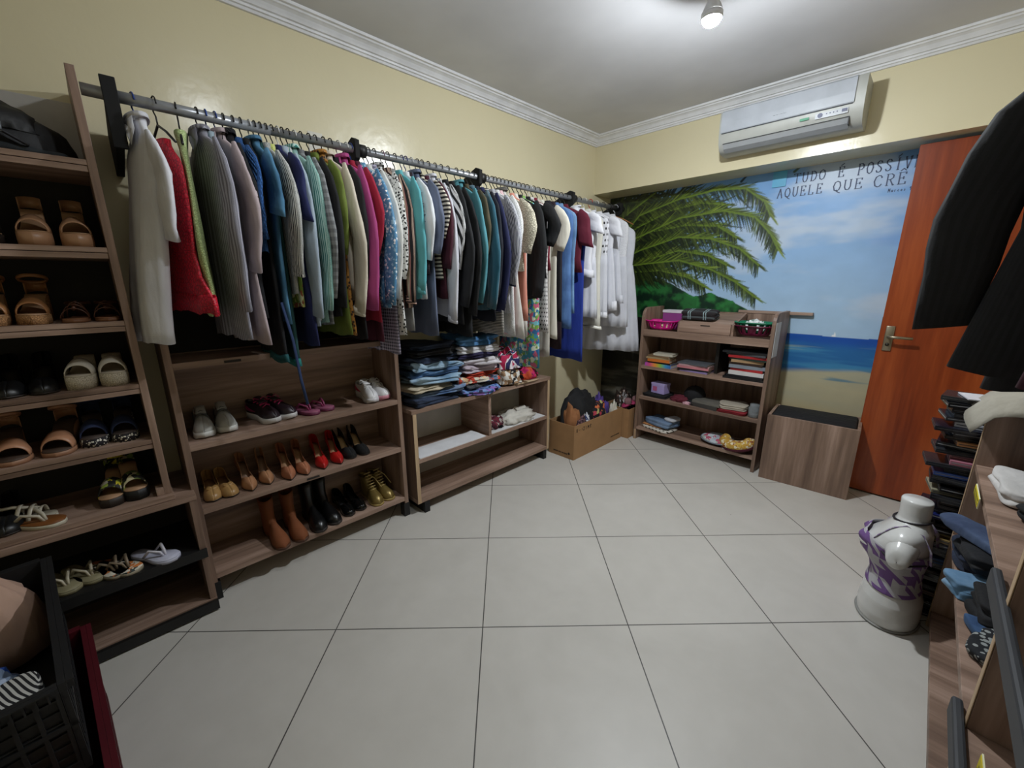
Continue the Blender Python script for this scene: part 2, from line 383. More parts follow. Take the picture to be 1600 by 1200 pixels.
    me.vertices.add(len(vs)); me.vertices.foreach_set('co', vs.ravel().astype(np.float32))
    me.loops.add(fs.size); me.loops.foreach_set('vertex_index', fs.ravel().astype(np.int32))
    me.polygons.add(len(fs)); me.polygons.foreach_set('loop_start', np.arange(0, fs.size, 4, dtype=np.int32)); me.polygons.foreach_set('loop_total', np.full(len(fs), 4, dtype=np.int32))
    me.update(calc_edges=True)
    ca = me.color_attributes.new('paint', 'FLOAT_COLOR', 'POINT')
    ca.data.foreach_set('color', np.concatenate([np.clip(img.reshape(-1, 3), 0, 1), np.ones((img.shape[0] * img.shape[1], 1))], 1).ravel().astype(np.float32))
    N = NT('mural_paint'); N.l(N.n('Attribute', attribute_name='paint').outputs['Color'], N.b.inputs['Base Color'])
    tc = N.n('TexCoord').outputs['Object']; N.b.inputs['Roughness'].default_value = .4
    N.bump(N.n('TexNoise', i_Vector=tc, i_Scale=9.0, i_Detail=3.0).outputs[0], .2, .01)
    me.materials.append(N.m)
    o = bpy.data.objects.new('wall_mural', me); COL.objects.link(o); o['kind'] = 'structure'; return o
mural = paint_mural()
struct('wall_recess', bx(0, XR, .272, .39, 0, ZB), CREAM)

# mural lettering: brush strokes with serifs
GL = {
 'T': [[(0, .92), (0, 1), (1, 1), (1, .92)], [(.5, 1), (.5, 0)], [(.32, 0), (.68, 0)]],
 'U': [[(.15, 1), (.15, .3), (.3, .05), (.5, 0), (.7, .05), (.85, .3), (.85, 1)], [(0, 1), (.3, 1)], [(.7, 1), (1, 1)]],
 'D': [[(.2, 0), (.2, 1)], [(.05, 1), (.5, 1), (.8, .85), (.95, .5), (.8, .15), (.5, 0), (.05, 0)]],
 'O': [[(.5, 1), (.2, .88), (.05, .5), (.2, .12), (.5, 0), (.8, .12), (.95, .5), (.8, .88), (.5, 1)]],
 'E': [[(.2, 0), (.2, 1)], [(.05, 1), (.85, 1), (.85, .85)], [(.2, .52), (.65, .52)], [(.65, .62), (.65, .42)], [(.05, 0), (.9, 0), (.9, .17)]],
 'P': [[(.2, 0), (.2, 1)], [(.05, 1), (.6, 1), (.85, .85), (.85, .62), (.6, .47), (.2, .47)], [(.05, 0), (.38, 0)]],
 'S': [[(.85, .82), (.7, .97), (.45, 1), (.2, .88), (.2, .68), (.45, .54), (.7, .42), (.85, .25), (.75, .07), (.5, 0), (.25, .03), (.12, .18)]],
 'I': [[(.5, 0), (.5, 1)], [(.3, 1), (.7, 1)], [(.3, 0), (.7, 0)]],
 'V': [[(.1, 1), (.5, 0), (.9, 1)], [(0, 1), (.28, 1)], [(.75, 1), (1, 1)], [(.8, .98), (.7, .9)]],
 'L': [[(.2, 1), (.2, 0)], [(.05, 1), (.38, 1)], [(.05, 0), (.85, 0), (.85, .18)]],
 'A': [[(.1, 0), (.5, 1), (.9, 0)], [(.25, .36), (.75, .36)], [(0, 0), (.25, 0)], [(.75, 0), (1, 0)]],
 'Q': [[(.5, 1), (.2, .88), (.05, .5), (.2, .12), (.5, 0), (.8, .12), (.95, .5), (.8, .88), (.5, 1)], [(.45, .12), (.65, -.1), (1, -.22)]],
 'C': [[(.9, .8), (.7, .97), (.5, 1), (.2, .88), (.05, .5), (.2, .12), (.5, 0), (.75, .05), (.92, .2)], [(.78, .78), (.9, .8)]],
 'R': [[(.2, 0), (.2, 1)], [(.05, 1), (.6, 1), (.85, .87), (.85, .66), (.6, .52), (.2, .52)], [(.5, .52), (.9, 0), (1.02, .03)], [(.05, 0), (.38, 0)]],
 'M': [[(.1, 0), (.15, 1), (.5, .3), (.85, 1), (.9, 0)]], 'a': [[(.8, .5), (.4, .55), (.2, .25), (.4, 0), (.8, .2)], [(.8, .5), (.8, 0)]],
 'r': [[(.3, .5), (.3, 0)], [(.3, .35), (.7, .5)]], 'c': [[(.8, .45), (.5, .5), (.25, .25), (.5, 0), (.8, .08)]], 'o': [[(.5, .5), (.2, .25), (.5, 0), (.8, .25), (.5, .5)]],
 's': [[(.75, .45), (.4, .48), (.4, .3), (.7, .2), (.5, 0), (.25, .05)]], '9': [[(.7, .6), (.4, .5), (.3, .8), (.6, .95), (.75, .7), (.6, 0)]],
 "'": [[(.35, 1.12), (.75, 1.3)]], '^': [[(.2, 1.15), (.5, 1.32), (.8, 1.15)]], ' ': []}
def strokes(mb, polys, fx, w, thin=.45, dy=0.0):
    for pl in polys:
        for a, b in zip(pl, pl[1:]):
            A = Vector(fx(*a)); B = Vector(fx(*b)); d = B - A
            if d.length < 1e-6: continue
            dn = d.normalized(); vert = abs(dn.z); ww = w * (thin + (1 - thin) * vert) * .5
            n_ = Vector((-dn.z, 0, dn.x)) * ww; e = dn * ww * .5
            mb.add([A - n_ - e, B - n_ + e, B + n_ + e, A + n_ - e], [(0, 1, 2, 3)])
def lettering(name, rows, m, parent, y, w):
    mb = MB(); k = 0
    for word, x0, x1, z0, z1 in rows:
        glyphs = [c for c in word if c not in "'^"]; n = len(glyphs); cw = (x1 - x0) / n; gi = -1
        for c in word:
            if c not in "'^": gi += 1
            gx = x0 + gi * cw; k += 1; yy = y - .0003 * (k % 2)
            strokes(mb, GL[c], lambda u, v: (gx + cw * .1 + u * cw * .74, yy, z0 + v * (z1 - z0)), w)
    return obj(name, mb, m, parent, smooth=False)
INK = P('#46557a', .5)
lettering('lettering', [("TUDO", 1.47, 1.66, 2.035, 2.095), ("E'", 1.715, 1.76, 2.035, 2.095), ("POSSI'VEL", 1.815, 2.165, 2.03, 2.095),
    ("AQUELE", 1.38, 1.655, 1.95, 2.01), ("QUE", 1.70, 1.865, 1.95, 2.01), ("CRE^", 1.905, 2.07, 1.945, 2.01)], INK, mural, .2685, .0068)
lettering('small_lettering', [("Marcos", 1.985, 2.07, 1.905, 1.925), ("9", 2.08, 2.095, 1.905, 1.925)], INK, mural, .2685, .003)
tag(obj('adhesive_tape', bx(1.345, 1.43, .262, .2665, 2.025, 2.128), P('#5fb4de', .35), smooth=False), 'square of pale blue tape stuck on the painted sky left of the lettering', 'tape')

# painted door leaf standing open in front of the mural
DW = mat('wood', '#702a0e', '#a14d22', '#8a3b17', rough=.32, scale=2.0)
door = thing('door_1', 'x', 'door', (0, 0, 0)); del door['label']; del door['category']; door['kind'] = 'structure'
obj('door_leaf', bx(2.10, 2.93, .10, .136, .012, 2.112), DW, door, smooth=False, bevel=.002)
BR = P('#9d927c', .35, metal=.8)
h = obj('door_handle', MB().box(2.125, 2.167, .090, .10, .955, 1.108), BR, door, bevel=.004)
obj('lever', MB().tube([(2.146, .095, 1.045), (2.146, .045, 1.045), (2.165, .04, 1.045), (2.255, .042, 1.043)], [.009, .009, .009, .0085], 10), BR, h)
obj('key_cylinder', MB().tube([(2.146, .092, .995), (2.146, .084, .995)], .010, 12), P('#3c3830', .4, metal=.6), h)
obj('latch_plate', bx(2.0985, 2.1, .107, .129, 1.0, 1.16), P('#2e2a26', .4, metal=.7), door, smooth=False)

# bare bulbs
def bulb(i, pos):
    x, y, z = pos
    t = thing('light_bulb', ['bare glowing light bulb in a white holder under the ceiling', 'second bare bulb above the upper edge of the picture, near the left wall'][i], 'light bulb', (x, y, ZC))
    N = NT('bulb_glow'); N.b.inputs['Emission Color'].default_value = (.90, .955, 1, 1); N.b.inputs['Emission Strength'].default_value = BULB_STRENGTH * (1 if i == 0 else BULB2)
    N.b.inputs['Base Color'].default_value = (1, 1, 1, 1)
    g = MB().lathe([(0, -.042), (.015, -.0395), (.028, -.032), (.0345, -.023), (.0372, -.018)], 24, (0, 0, z - ZC), cap=False)
    obj('glass_globe', g, N.m, t)
    obj('collar_ring', MB().lathe([(.0372, -.0178), (.0412, -.0165), (.0412, .004), (.0392, .0044)], 24, (0, 0, z - ZC), cap=False), P('#d8d8da', .4), t)  # lip added to keep the dome's upward light off the ceiling
    obj('lamp_body', MB().lathe([(.0392, .0045), (.038, .012), (.030, .030), (.022, .046), (.016, .058), (.015, .066)], 24, (0, 0, z - ZC)), P('#d8d8da', .4), t)
    obj('socket', MB().lathe([(.018, .066), (.021, .070), (.021, .110), (.019, ZC - z - .009)], 20, (0, 0, z - ZC)), P('#8d8d8f', .5), t)
    obj('ceiling_rose', MB().lathe([(.045, -.008), (.045, 0)], 24), P('#dcdcdc', .5), t)
for i, p in enumerate(BULB_POS): bulb(i, p)

# split air conditioner on the beam
ac = thing('air_conditioner', 'white split air conditioner high on the beam wall above the mural', 'air conditioner', (1.11, 0, 2.205))
pr = [(-.0, .008), (-.06, .0), (-.13, .006), (-.165, .022), (-.186, .055), (-.196, .10), (-.200, .17), (-.198, .235), (-.190, .246), (0, .246)]
L_ = .745
body = MB(); body.grid([[(x_, y_, z_) for y_, z_ in pr] for x_ in (0, L_)]); n_ = len(pr)
body.add([(0, y_, z_) for y_, z_ in pr], [tuple(range(n_))]); body.add([(L_, y_, z_) for y_, z_ in pr], [tuple(range(n_))[::-1]])
obj('body', body, P('#b3b4ae', .4), ac, smooth='auto')
fp = MB()
fpp = [(-.2005, .118), (-.2035, .122), (-.2045, .17), (-.2025, .236), (-.195, .244)]
fp.grid([[(x_, y_, z_) for y_, z_ in fpp] for x_ in (.012, L_ - .045)]); obj('front_panel', fp, P('#b4b9c1', .35), ac, smooth=False, solid=.003)
obj('panel_gap', bx(.018, L_ - .05, -.2025, -.197, .112, .117), P('#3a3f44', .6), ac, smooth=False)
vp = [(-.1855, .050), (-.170, .026), (-.135, .008)]
vm = MB(); vm.grid([[(x_, y_ - .004, z_ - .002) for y_, z_ in vp] for x_ in (.03, L_ - .06)]); obj('vent_flap', vm, P('#a3a6a9', .4), ac, smooth=False, solid=.002)
obj('vent_gap', MB().box(.028, L_ - .058, -.1895, -.185, .052, .0555).box(L_ - .060, L_ - .055, -.1895, -.150, .014, .055), P('#2d2f31', .6), ac, smooth=False)
RX = (PI / 2, 0, 0)
text('maker_name', 'Consul', .026, P('#6b7076', .4), ac, (.345, -.2062, .152), (PI / 2 - .03, 0, 0))
obj('energy_sticker', bx(.455, .50, -.2006, -.1985, .080, .093), P('#4f9a78', .5), ac, smooth=False)
ds = obj('control_display', bx(.53, .68, -.1995, -.196, .072, .100), P('#bcc0c6', .35), ac, smooth=False)
dm = MB().tube([(.553, -.1995, .088), (.553, -.2025, .088)], .012, 16)
for k in range(4): dm.tube([(.583 + k * .016, -.1995, .090), (.583 + k * .016, -.2015, .090)], .003, 8)
dm.box(.652, .675, -.202, -.1985, .082, .096); obj('buttons', dm, P('#4a4f6e', .4), ac, smooth=False)

# two small sheets and a wooden ledge
tag(obj('paper_sheet', bx(0, .002, -2.445, -2.375, 2.0, 2.10), P('#dfdcd0', .7), smooth=False), 'larger pale paper sheet on the cream wall behind the rail', 'paper', 'paper sheets on the cream wall')
tag(obj('paper_sheet', bx(0, .002, -2.262, -2.20, 2.02, 2.085), P('#dcdcd8', .7), smooth=False), 'smaller paper sheet on the cream wall, right of the magenta jacket hooks', 'paper', 'paper sheets on the cream wall')
# ------------------------------------------------------------------ furniture
def board(name, root, x0, x1, y0, y1, z0, z1, ax=None, m=None):
    d = [x1 - x0, y1 - y0, z1 - z0]
    if ax is None: ax = d.index(max(d))
    l = root.location
    return obj(name, bx(x0 - l.x, x1 - l.x, y0 - l.y, y1 - l.y, z0 - l.z, z1 - l.z), m or WOOD[ax], root, smooth=False, bevel=.0012)
# tall shoe shelf on the left: narrow upper unit standing on a deeper base unit
A = thing('shoe_shelf', 'tall brown wooden shoe shelf at the far left, its side board rising above the rail', 'shelf', (.15, -3.75, .548))
board('side_panel', A, .012, .30, -3.262, -3.240, .568, 2.035)
board('side_panel', A, .012, .30, -4.27, -4.248, .568, 2.035)
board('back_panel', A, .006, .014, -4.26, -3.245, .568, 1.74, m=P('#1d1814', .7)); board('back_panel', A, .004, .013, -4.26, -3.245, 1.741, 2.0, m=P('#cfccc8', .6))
for z in (1.765, 1.495, 1.248, 1.018, .800):
    board('shelf', A, .014, .298, -4.248, -3.262, z - .0165, z); board('shelf', A, .014, .296, -4.248, -3.262, z - .036, z - .0185)
board('bottom_board', A, .010, .325, -4.30, -3.235, .5485, .568, 1)
board('block', A, .262, .30, -3.285, -3.262, .568, .600)
AL = thing('base_cabinet', 'low open wooden base unit with flip-flops, under the tall left shoe shelf', 'cabinet', (.16, -3.75, 0))
board('top_board', AL, .006, .335, -4.35, -3.172, .523, .547)
board('side_panel', AL, .006, .333, -3.197, -3.173, .035, .523)
board('side_panel', AL, .006, .333, -4.35, -4.326, .035, .523)
board('back_panel', AL, .002, .008, -4.33, -3.19, .035, .523, m=P('#2b2521', .6))
board('shelf', AL, .008, .337, -4.326, -3.197, .270, .300, m=P('#1b1a1a', .5)); board('shelf_rail', AL, .3375, .345, -4.326, -3.174, .262, .303, m=P('#141414', .5))
board('bottom_board', AL, .006, .335, -4.35, -3.173, .030, .056)
board('plinth', AL, .05, .325, -4.34, -3.182, .0, .030, m=P('#111111', .5)); board('kick_rail', AL, .336, .352, -4.34, -3.172, .008, .050, m=P('#131313', .45))
# middle shoe rack
B = thing('shoe_rack', 'open wooden shoe rack with heels and boots, below the hanging clothes', 'shelf', (.14, -2.69, 0))
board('side_panel', B, .012, .28, -3.180, -3.156, .088, 1.155); board('side_panel', B, .012, .28, -2.222, -2.198, .088, 1.155)
board('back_panel', B, .004, .012, -3.18, -2.198, .10, 1.08, 1); board('back_panel', B, .004, .012, -3.18, -2.198, 1.0805, 1.33, m=P('#191512', .7))  # upper dark board is added shade, in place of the shadowed wall above
for z in (.130, .448, .735, 1.075): board('shelf', B, .012, .279, -3.156, -2.222, z - .026, z)
for y in (-3.165, -2.21):
    for x in (.25, .04): board('foot', B, x - .02, x + .028, y - .018, y + .018, 0, .088, m=BLACK)
for (y, z) in ((-2.71, .434), (-2.96, 1.06)): obj('shelf_plate', bx(.1395, .141, y + 2.69 - .03, y + 2.69 + .03, z - .005, z + .005), P('#2e2a28', .4, metal=.4), B, smooth=False)
# low unit with jeans stacks
Cc = thing('low_cabinet', 'low open wooden cabinet piled with folded jeans and shirts', 'cabinet', (.17, -1.55, 0))
board('side_panel', Cc, .008, .32, -2.158, -2.134, .070, .640); board('side_panel', Cc, .008, .32, -.972, -.948, .070, .640)
board('top_board', Cc, .006, .323, -2.165, -.942, .640, .664); board('shelf', Cc, .008, .319, -2.134, -.972, .328, .352)
board('bottom_board', Cc, .006, .322, -2.160, -.946, .070, .094, 1); board('divider', Cc, .010, .318, -1.578, -1.554, .352, .640)
board('back_panel', Cc, .002, .008, -2.15, -.95, .08, .64, m=P('#b9b5ae', .6))
board('edge_strip', Cc, .3202, .3222, -2.158, -2.134, .070, .640, m=EDGE); board('edge_strip', Cc, .3202, .3222, -.972, -.948, .070, .640, m=EDGE)
for y in (-2.10, -1.0):
    board('foot', Cc, .05, .33, y - .018, y + .018, 0, .07, m=BLACK)
tag(obj('white_board', bx(.16, .312, -2.12, -1.60, .3525, .357), P('#dcdde0', .5), smooth=False), 'white laminated board lying in the left compartment of the low cabinet', 'board')
tag(obj('white_board', bx(.10, .310, -1.545, -.985, .3525, .357), P('#d2d2d2', .5), smooth=False), 'white board under the crumpled white cloth in the right compartment of the low cabinet', 'board')
# small shelf unit with rounded top in front of the mural
D = thing('book_shelf', 'wooden four-level shelf with rounded side tops, holding books and baskets', 'shelf', (1.09, .06, 0))
def side_round(x0, x1):
    pts = [(-.10, 0), (.25, 0), (.25, 1.165), (.06, 1.165)] + [(-.02 + .0 * 0 - .08 * math.sin(a) + .08 * 0, 1.085 + .08 * math.cos(a)) for a in [0, .3, .6, .9, 1.2, PI / 2]]
    mb = MB(); n = len(pts); vs = [(x0 - 1.09, y - .06, z) for y, z in pts] + [(x1 - 1.09, y - .06, z) for y, z in pts]
    mb.add(vs, [tuple(range(n)), tuple(range(n, 2 * n))[::-1]] + [(i, n + i, n + (i + 1) % n, (i + 1) % n) for i in range(n)])
    return mb
obj('side_panel', side_round(.605, .628), WOOD[2], D, smooth=False, bevel=.001); obj('side_panel', side_round(1.560, 1.583), WOOD[2], D, smooth=False, bevel=.001)
for z in (.118, .402, .675): board('shelf', D, .628, 1.560, -.098, .240, z - .024, z)
board('shelf', D, .628, 1.560, -.075, .240, .938, .962); board('front_rail', D, .628, 1.560, -.098, -.076, .930, .985)
board('back_panel', D, .628, 1.560, .240, .248, .09, 1.135)
board('divider', D, 1.19, 1.215, -.0, .238, .6755, .935, m=P('#17130f', .5)); board('foot', D, .606, .627, -.1015, -.085, 0, .09, m=EDGE)
paperm = P('#d9d9dc', .7)
tag(obj('price_list', bx(1.5845, 1.5865, -.09, .03, .86, 1.10), paperm, smooth=False), 'white printed list fixed to the right side of the book shelf', 'paper')
# display box on top of it and the ledge
dx = thing('display_box', 'low slanting wooden display box in the middle of the book shelf top', 'box', (1.08, .05, .9625))
mb = MB(); mb.box(-.165, .215, -.125, -.110, .0245, .105); obj('front_panel', mb, WOOD[0], dx, smooth=False)
wdg = [(-.110, 0), (.165, 0), (.165, .175), (-.110, .100)]
for nm, x0, x1 in (('side_panel', .216, .232), ('side_panel', -.182, -.166)):
    mb = MB(); mb.add([(x0, y, z) for y, z in wdg] + [(x1, y, z) for y, z in wdg], [(0, 1, 2, 3), (7, 6, 5, 4)] + [(i, 4 + i, 4 + (i + 1) % 4, (i + 1) % 4) for i in range(4)]); obj(nm, mb, WOOD[1], dx, smooth=False)
mb = MB(); mb.add([(x_, y, z) for x_ in (-.165, .215) for y, z in ((-.109, .088), (.160, .155), (.160, .165), (-.109, .098))], [(0, 1, 2, 3), (7, 6, 5, 4), (0, 4, 5, 1), (1, 5, 6, 2), (2, 6, 7, 3), (3, 7, 4, 0)])
obj('sloping_board', mb, WOOD[0], dx, smooth=False)
board('base_board', dx, .92, 1.29, -.055, .21, .963, .985); obj('finger_slot', bx(.0, .07, -.1262, -.125, .080, .088), P('#2a211c', .7), dx, smooth=False)
tag(obj('wall_ledge', bx(1.24, 1.722, .235, .2685, 1.137, 1.157), WOOD[0], smooth=False, bevel=.001), 'narrow wooden ledge sticking out from the shelf along the mural', 'ledge')
# storage bench box
O = thing('storage_bench', 'wooden box bench with a black padded seat beside the book shelf', 'bench', (1.865, .03, 0), math.radians(4))
for nm, a in (('front_panel', (-.25, .25, -.155, -.137, .0, .475)), ('back_panel', (-.25, .25, .157, .175, .0, .475)), ('side_panel', (-.25, -.232, -.136, .156, 0, .475)), ('side_panel', (.232, .25, -.136, .156, 0, .475))):
    obj(nm, bx(*a), WOOD[2], O, smooth=False, bevel=.0012)
obj('bottom_board', bx(-.231, .231, -.135, .155, .01, .025), WOOD[0], O, smooth=False)
cu = MB().box(-.228, .228, -.132, .152, .448, .484); obj('seat_cushion', cu, BLACKCLOTH, O, bevel=.014)

# right-hand cabinet with light edges
E_ = thing('display_cabinet', 'large wooden cabinet on the right, open shelves full of jeans', 'cabinet', (2.75, -2.2, 0))
XE = 2.508
def eboard(n, *a, **k): return board(n, E_, *a, **k)
eboard('side_panel', XE, 2.965, -1.125, -1.102, 0, .965); eboard('edge_strip', XE - .0025, XE - .0005, -1.125, -1.102, 0, .965, m=EDGE)
eboard('top_board', XE + .15, 2.965, -3.2, -1.126, .940, .962)
eboard('bottom_board', XE, 2.965, -3.2, -1.126, .050, .075, 0); eboard('plinth', XE + .02, 2.95, -3.2, -1.13, 0, .05, 1)
eboard('shelf', XE - .004, 2.965, -2.095, -1.126, .405, .428, 0); eboard('shelf', XE - .004, 2.965, -3.2, -2.120, .405, .428, 0)
eboard('shelf', XE + .004, 2.965, -2.095, -1.126, .700, .722, 0)
eboard('divider', XE, 2.965, -2.119, -2.097, .076, .965, 2); eboard('edge_strip', XE - .0025, XE - .0005, -2.119, -2.097, .076, .965, m=EDGE)
eboard('back_panel', 2.966, 2.972, -3.2, -1.11, .02, .95)
eboard('side_panel', XE, 2.965, -3.225, -3.201, 0, .965)
GREYB = P('#34363a', .6)
tag(obj('padded_bar', bx(2.494, 2.5115, -2.60, -1.96, .695, .745), GREYB, smooth=False, bevel=.006), 'dark grey padded bar along the upper shelf edge of the right cabinet', 'bar')
tag(obj('padded_bar', bx(2.484, 2.5035, -2.65, -2.055, .395, .445), GREYB, smooth=False, bevel=.006), 'dark grey padded bar along the lower shelf edge of the right cabinet', 'bar')
YEL = P('#d9c51c', .5)
for (y, z, lb) in ((-1.42, .708, 'yellow price tag on the upper shelf edge of the right cabinet'), (-2.32, .470, 'yellow price tag at the bottom right of the picture, before the white garment')):
    t = thing('price_tag', lb, 'tag', (2.502 if z > .6 else 2.512, y, z), group='yellow tags on the right cabinet')
    hgt = .034 if z > .6 else .05
    obj('card', bx(.0, .0025, -.07, .07, -hgt / 2, hgt / 2), P('#e8e6c0', .6), t, smooth=False); obj('yellow_face', bx(-.0012, -.0002, -.068, .068, -hgt / 2 + .004, hgt / 2 - .002), YEL, t, smooth=False)
    mb = MB(); random.seed(5)
    for r in range(2):
        y_ = -.06
        while y_ < .055:
            l_ = random.uniform(.004, .012); mb.box(-.0018, -.0013, y_, y_ + l_, (-.006 + r * .012) - .003, (-.006 + r * .012) + .003); y_ += l_ + .003
    obj('printed_lines', mb, P('#6f6a1e', .6), t, smooth=False)

# clothes rail over the left units
R_ = thing('clothes_rail', 'long grey metal clothes rail on the left wall', 'rail', (.28, -1.6, 1.978))
obj('pole', MB().tube([(0, -1.637, 0), (0, -1.1, 0)], .0185, 16), STEEL, R_); obj('pole', MB().tube([(0, -1.1, 0), (0, 1.55, 0)], .0165, 16), STEEL, R_)
obj('end_sleeve', MB().tube([(0, 1.42, 0), (0, 1.60, 0)], .021, 14), BLACK, R_)
for i, y in enumerate((-3.17, -2.345, -1.60, -.70, -.03)):
    k = y + 1.6
    mb = MB(); pl = [(-.278, -.20), (-.25, -.205), (.0, -.155 if i == 0 else -.06), (.032, -.13 if i == 0 else -.04), (.035, .035), (-.0, .05), (-.06, .03), (-.278, -.06)]
    n = len(pl); mb.add([(x, k - .011, z) for x, z in pl] + [(x, k + .011, z) for x, z in pl], [tuple(range(n)), tuple(range(n, 2 * n))[::-1]] + [(q, n + q, n + (q + 1) % n, (q + 1) % n) for q in range(n)])
    if i == 0: mb.box(.024, .038, k - .019, k + .019, -.165, .045)
    obj('bracket', mb, P('#0a0a0a', .85), R_, smooth=False, bevel=.002)
    if i: obj('rubber_stop', MB().tube([(0, k + .012, 0), (0, k + .05, 0)], .028, 16), BLACK, R_)
R2 = thing('clothes_rail', 'clothes rail above the right cabinet carrying the dark jackets', 'rail', (2.69, -1.9, 1.93))
obj('pole', MB().tube([(0, -1.3, 0), (0, .8, 0)], .016, 14), STEEL, R2)
for k in (-1.29, .79): obj('bracket', MB().box(-.02, .288, k - .01, k + .01, -.03, .02), BLACK, R2, smooth=False)
# ------------------------------------------------------------------ hanging clothes
def hanger(y, xc, zr, label, m, yaw=0, rad=.0195, hw=.17, wood=False):
    t = thing('clothes_hanger', label, 'hanger', (xc, y, zr), math.radians(yaw), 'clothes hangers on the rail')
    r = rad + .003
    hk = MB().tube([(r * math.sin(math.radians(q)), 0, r * math.cos(math.radians(q))) for q in range(100, -91, -19)] + [(-r * .8, 0, -r * .9), (-.003, 0, -r * 1.7), (0, 0, -.066)], .0026, 6)
    obj('hook', hk, STEEL if wood else m, t)
    zt = -.066
    obj('shoulder_bar', MB().tube([(-hw, 0, zt - .075), (-hw * .5, 0, zt - .032), (0, 0, zt), (hw * .5, 0, zt - .032), (hw, 0, zt - .075)], .0042, 7), m, t)
    return t
def garment(name, label, cat, y, zh, m, sl=None, xc=.28, zt=1.915, hw=.195, hem=None, t=.0125, yaw=None, msl=None, collar=None, buttons=None, hcol='#101012', fold=.005, group=None, hlabel=None, zr=1.978, waist=.93, flare=0, neck=.058, wood=False, trim=None, edge=None, hgr=True, rad=.0195, collmat=None, skirt=None, slx=.075, room=1, bs=(0, .45, 1, .98, .45), sr=1.0, lean=0):
    rnd = random.Random(int(abs(y) * 1000) + len(name) * 7)
    if yaw is None: yaw = 4.5 * math.sin(y * 4.3) + rnd.uniform(-1.2, 1.2)
    hw *= rnd.uniform(.93, 1.05); neck *= rnd.uniform(.85, 1.1)
    root = thing(name, label, cat, (xc, y, zt), math.radians(yaw), group or 'clothes on the left rail')
    H = zt - zh; hem = hem or hw * 1.03; ph = rnd.uniform(0, 6); k1 = rnd.uniform(2.2, 3.6)
    ds = [0, .02, .045, .075, .10, .15, .22, .30, .38, .46, .54, .62, .70, .80, .9, 1.0, 1.1, 1.25]
    ds = [d for d in ds if d < H - .02] + [H]
    NU = 30; rows = []
    for d in ds:
        q = min(1, d / H)
        w_ = ip(d, [0, .02, .045, .075, .11, .22, .38, H if H > .39 else .39], [neck, neck * 1.12, hw * .62, hw * .88, hw, hw * .985, hw * waist, hem])
        th = ip(d, [0, .045, .11, .3, 1.2], [.018, .011, t * .8, t, t * 1.15]); A_ = fold * sm((d - .1) / .5) * (1 + flare)
        row = []
        for i in range(NU):
            a = 2 * PI * i / NU; c, s = math.cos(a), math.sin(a); x_ = w_ * (abs(c) ** .8) * (1 if c > 0 else -1)
            yy = th * (abs(s) ** .7) * (1 if s > 0 else -1) + A_ * math.sin(k1 * x_ / hw * 3 + ph + d * 1.5) + A_ * .5 * math.sin(9 * x_ / hw + d * 4)
            zz = -d + (.006 * math.sin(7 * x_ / hw + ph) if q == 1 else 0) - (.012 * abs(x_) / hw * .5 if q == 1 else 0)
            row.append((x_, yy + lean * sm(d / H), zz))
        rows.append(row)
    mb = MB(); mb.grid(rows, True, uv=lambda j, i, p: (i * .0265, p[2]))
    obj('body', mb, m, root, solid=.0014)
    if sl:
        ze = sl - zt; ms = msl or m
        for sgn in (1, -1):
            long_ = (zt - sl) > .3
            sx0 = (hw - .035) * sgn; n = 8; rr = []; LN = -ze - .05; bend = rnd.uniform(.5, 1.2) * slx
            for j in range(n + 1):
                q = j / n; z_ = -.05 - LN * q
                cx = sx0 + sgn * ((.02 + bend * ip(q, [0, .2, .48, .6, 1], list(bs))) if long_ else (.02 + .045 * q)) * (1 if sgn == room else .35)
                rx = ip(q, [0, .08, .2, .55, 1], [.008, .038, .058, .052 if long_ else .060, .038 if long_ else .066]); ry = ip(q, [0, .1, .3, 1], [.005, .011, .0165, .015])
                row = []
                for i in range(14):
                    a = 2 * PI * i / 14; row.append((cx + rx * sr * math.cos(a) + .003 * math.sin(q * 14 + ph), (-.006 * sgn) + ry * math.sin(a) * (1 + .25 * math.sin(q * 17 + i)) + .004 * math.sin(q * 9 + ph), z_ - (.25 * (rx * math.cos(a)) * sgn * sm(q * 3) if True else 0)))
                rr.append(row)
            mb = MB(); mb.grid(rr, True, True, uv=lambda j, i, p: (i * .017, p[2])); s_ = obj('sleeve', mb, ms, root, solid=.0012)
            if long_ and edge:
                r2 = rr[-1]; mb = MB(); mb.grid([[(p[0], p[1], p[2] + .028) for p in r2], [((p[0] - cx) * 1.08 + cx, p[1] * 1.1, p[2] - .004) for p in r2]], True, uv=lambda j, i, p: (p[0], p[2])); obj('cuff', mb, edge, s_, solid=.001)
    if collar:
        cm = collmat or m; mb = MB(); rws = []
        for j in range(4):
            q = j / 3; rws.append([((neck * (1.02 + (.30 if q > .6 else .0) * q)) * math.cos(2 * PI * i / 18), (.024 + .006 * (q > .6)) * math.sin(2 * PI * i / 18), -.008 + collar * (q if q < .6 else (1.15 - q)) + .004 * math.cos(2 * PI * i / 18)) for i in range(18)])
        mb.grid(rws, True, uv=lambda j, i, p: (p[0], p[2]))
        for sg in (1, -1): mb.add([(sg * .056, -.024, .004), (0, -.034, -.004), (sg * .014, -.040, -.035), (sg * .045, -.038, -.085), (sg * .078, -.030, -.040)], [(0, 1, 2, 3, 4)])
        obj('collar', mb, cm, root, solid=.0012)
    if buttons:
        for k in range(buttons[0]):
            z_ = -.12 - k * (H - .2) / buttons[0]; obj('button', MB().tube([(hw * .62 + k * .004, -t * 1.25 - .004, z_), (hw * .62 + k * .004, -t * 1.25 - .012, z_)], .006, 10), buttons[1], root)
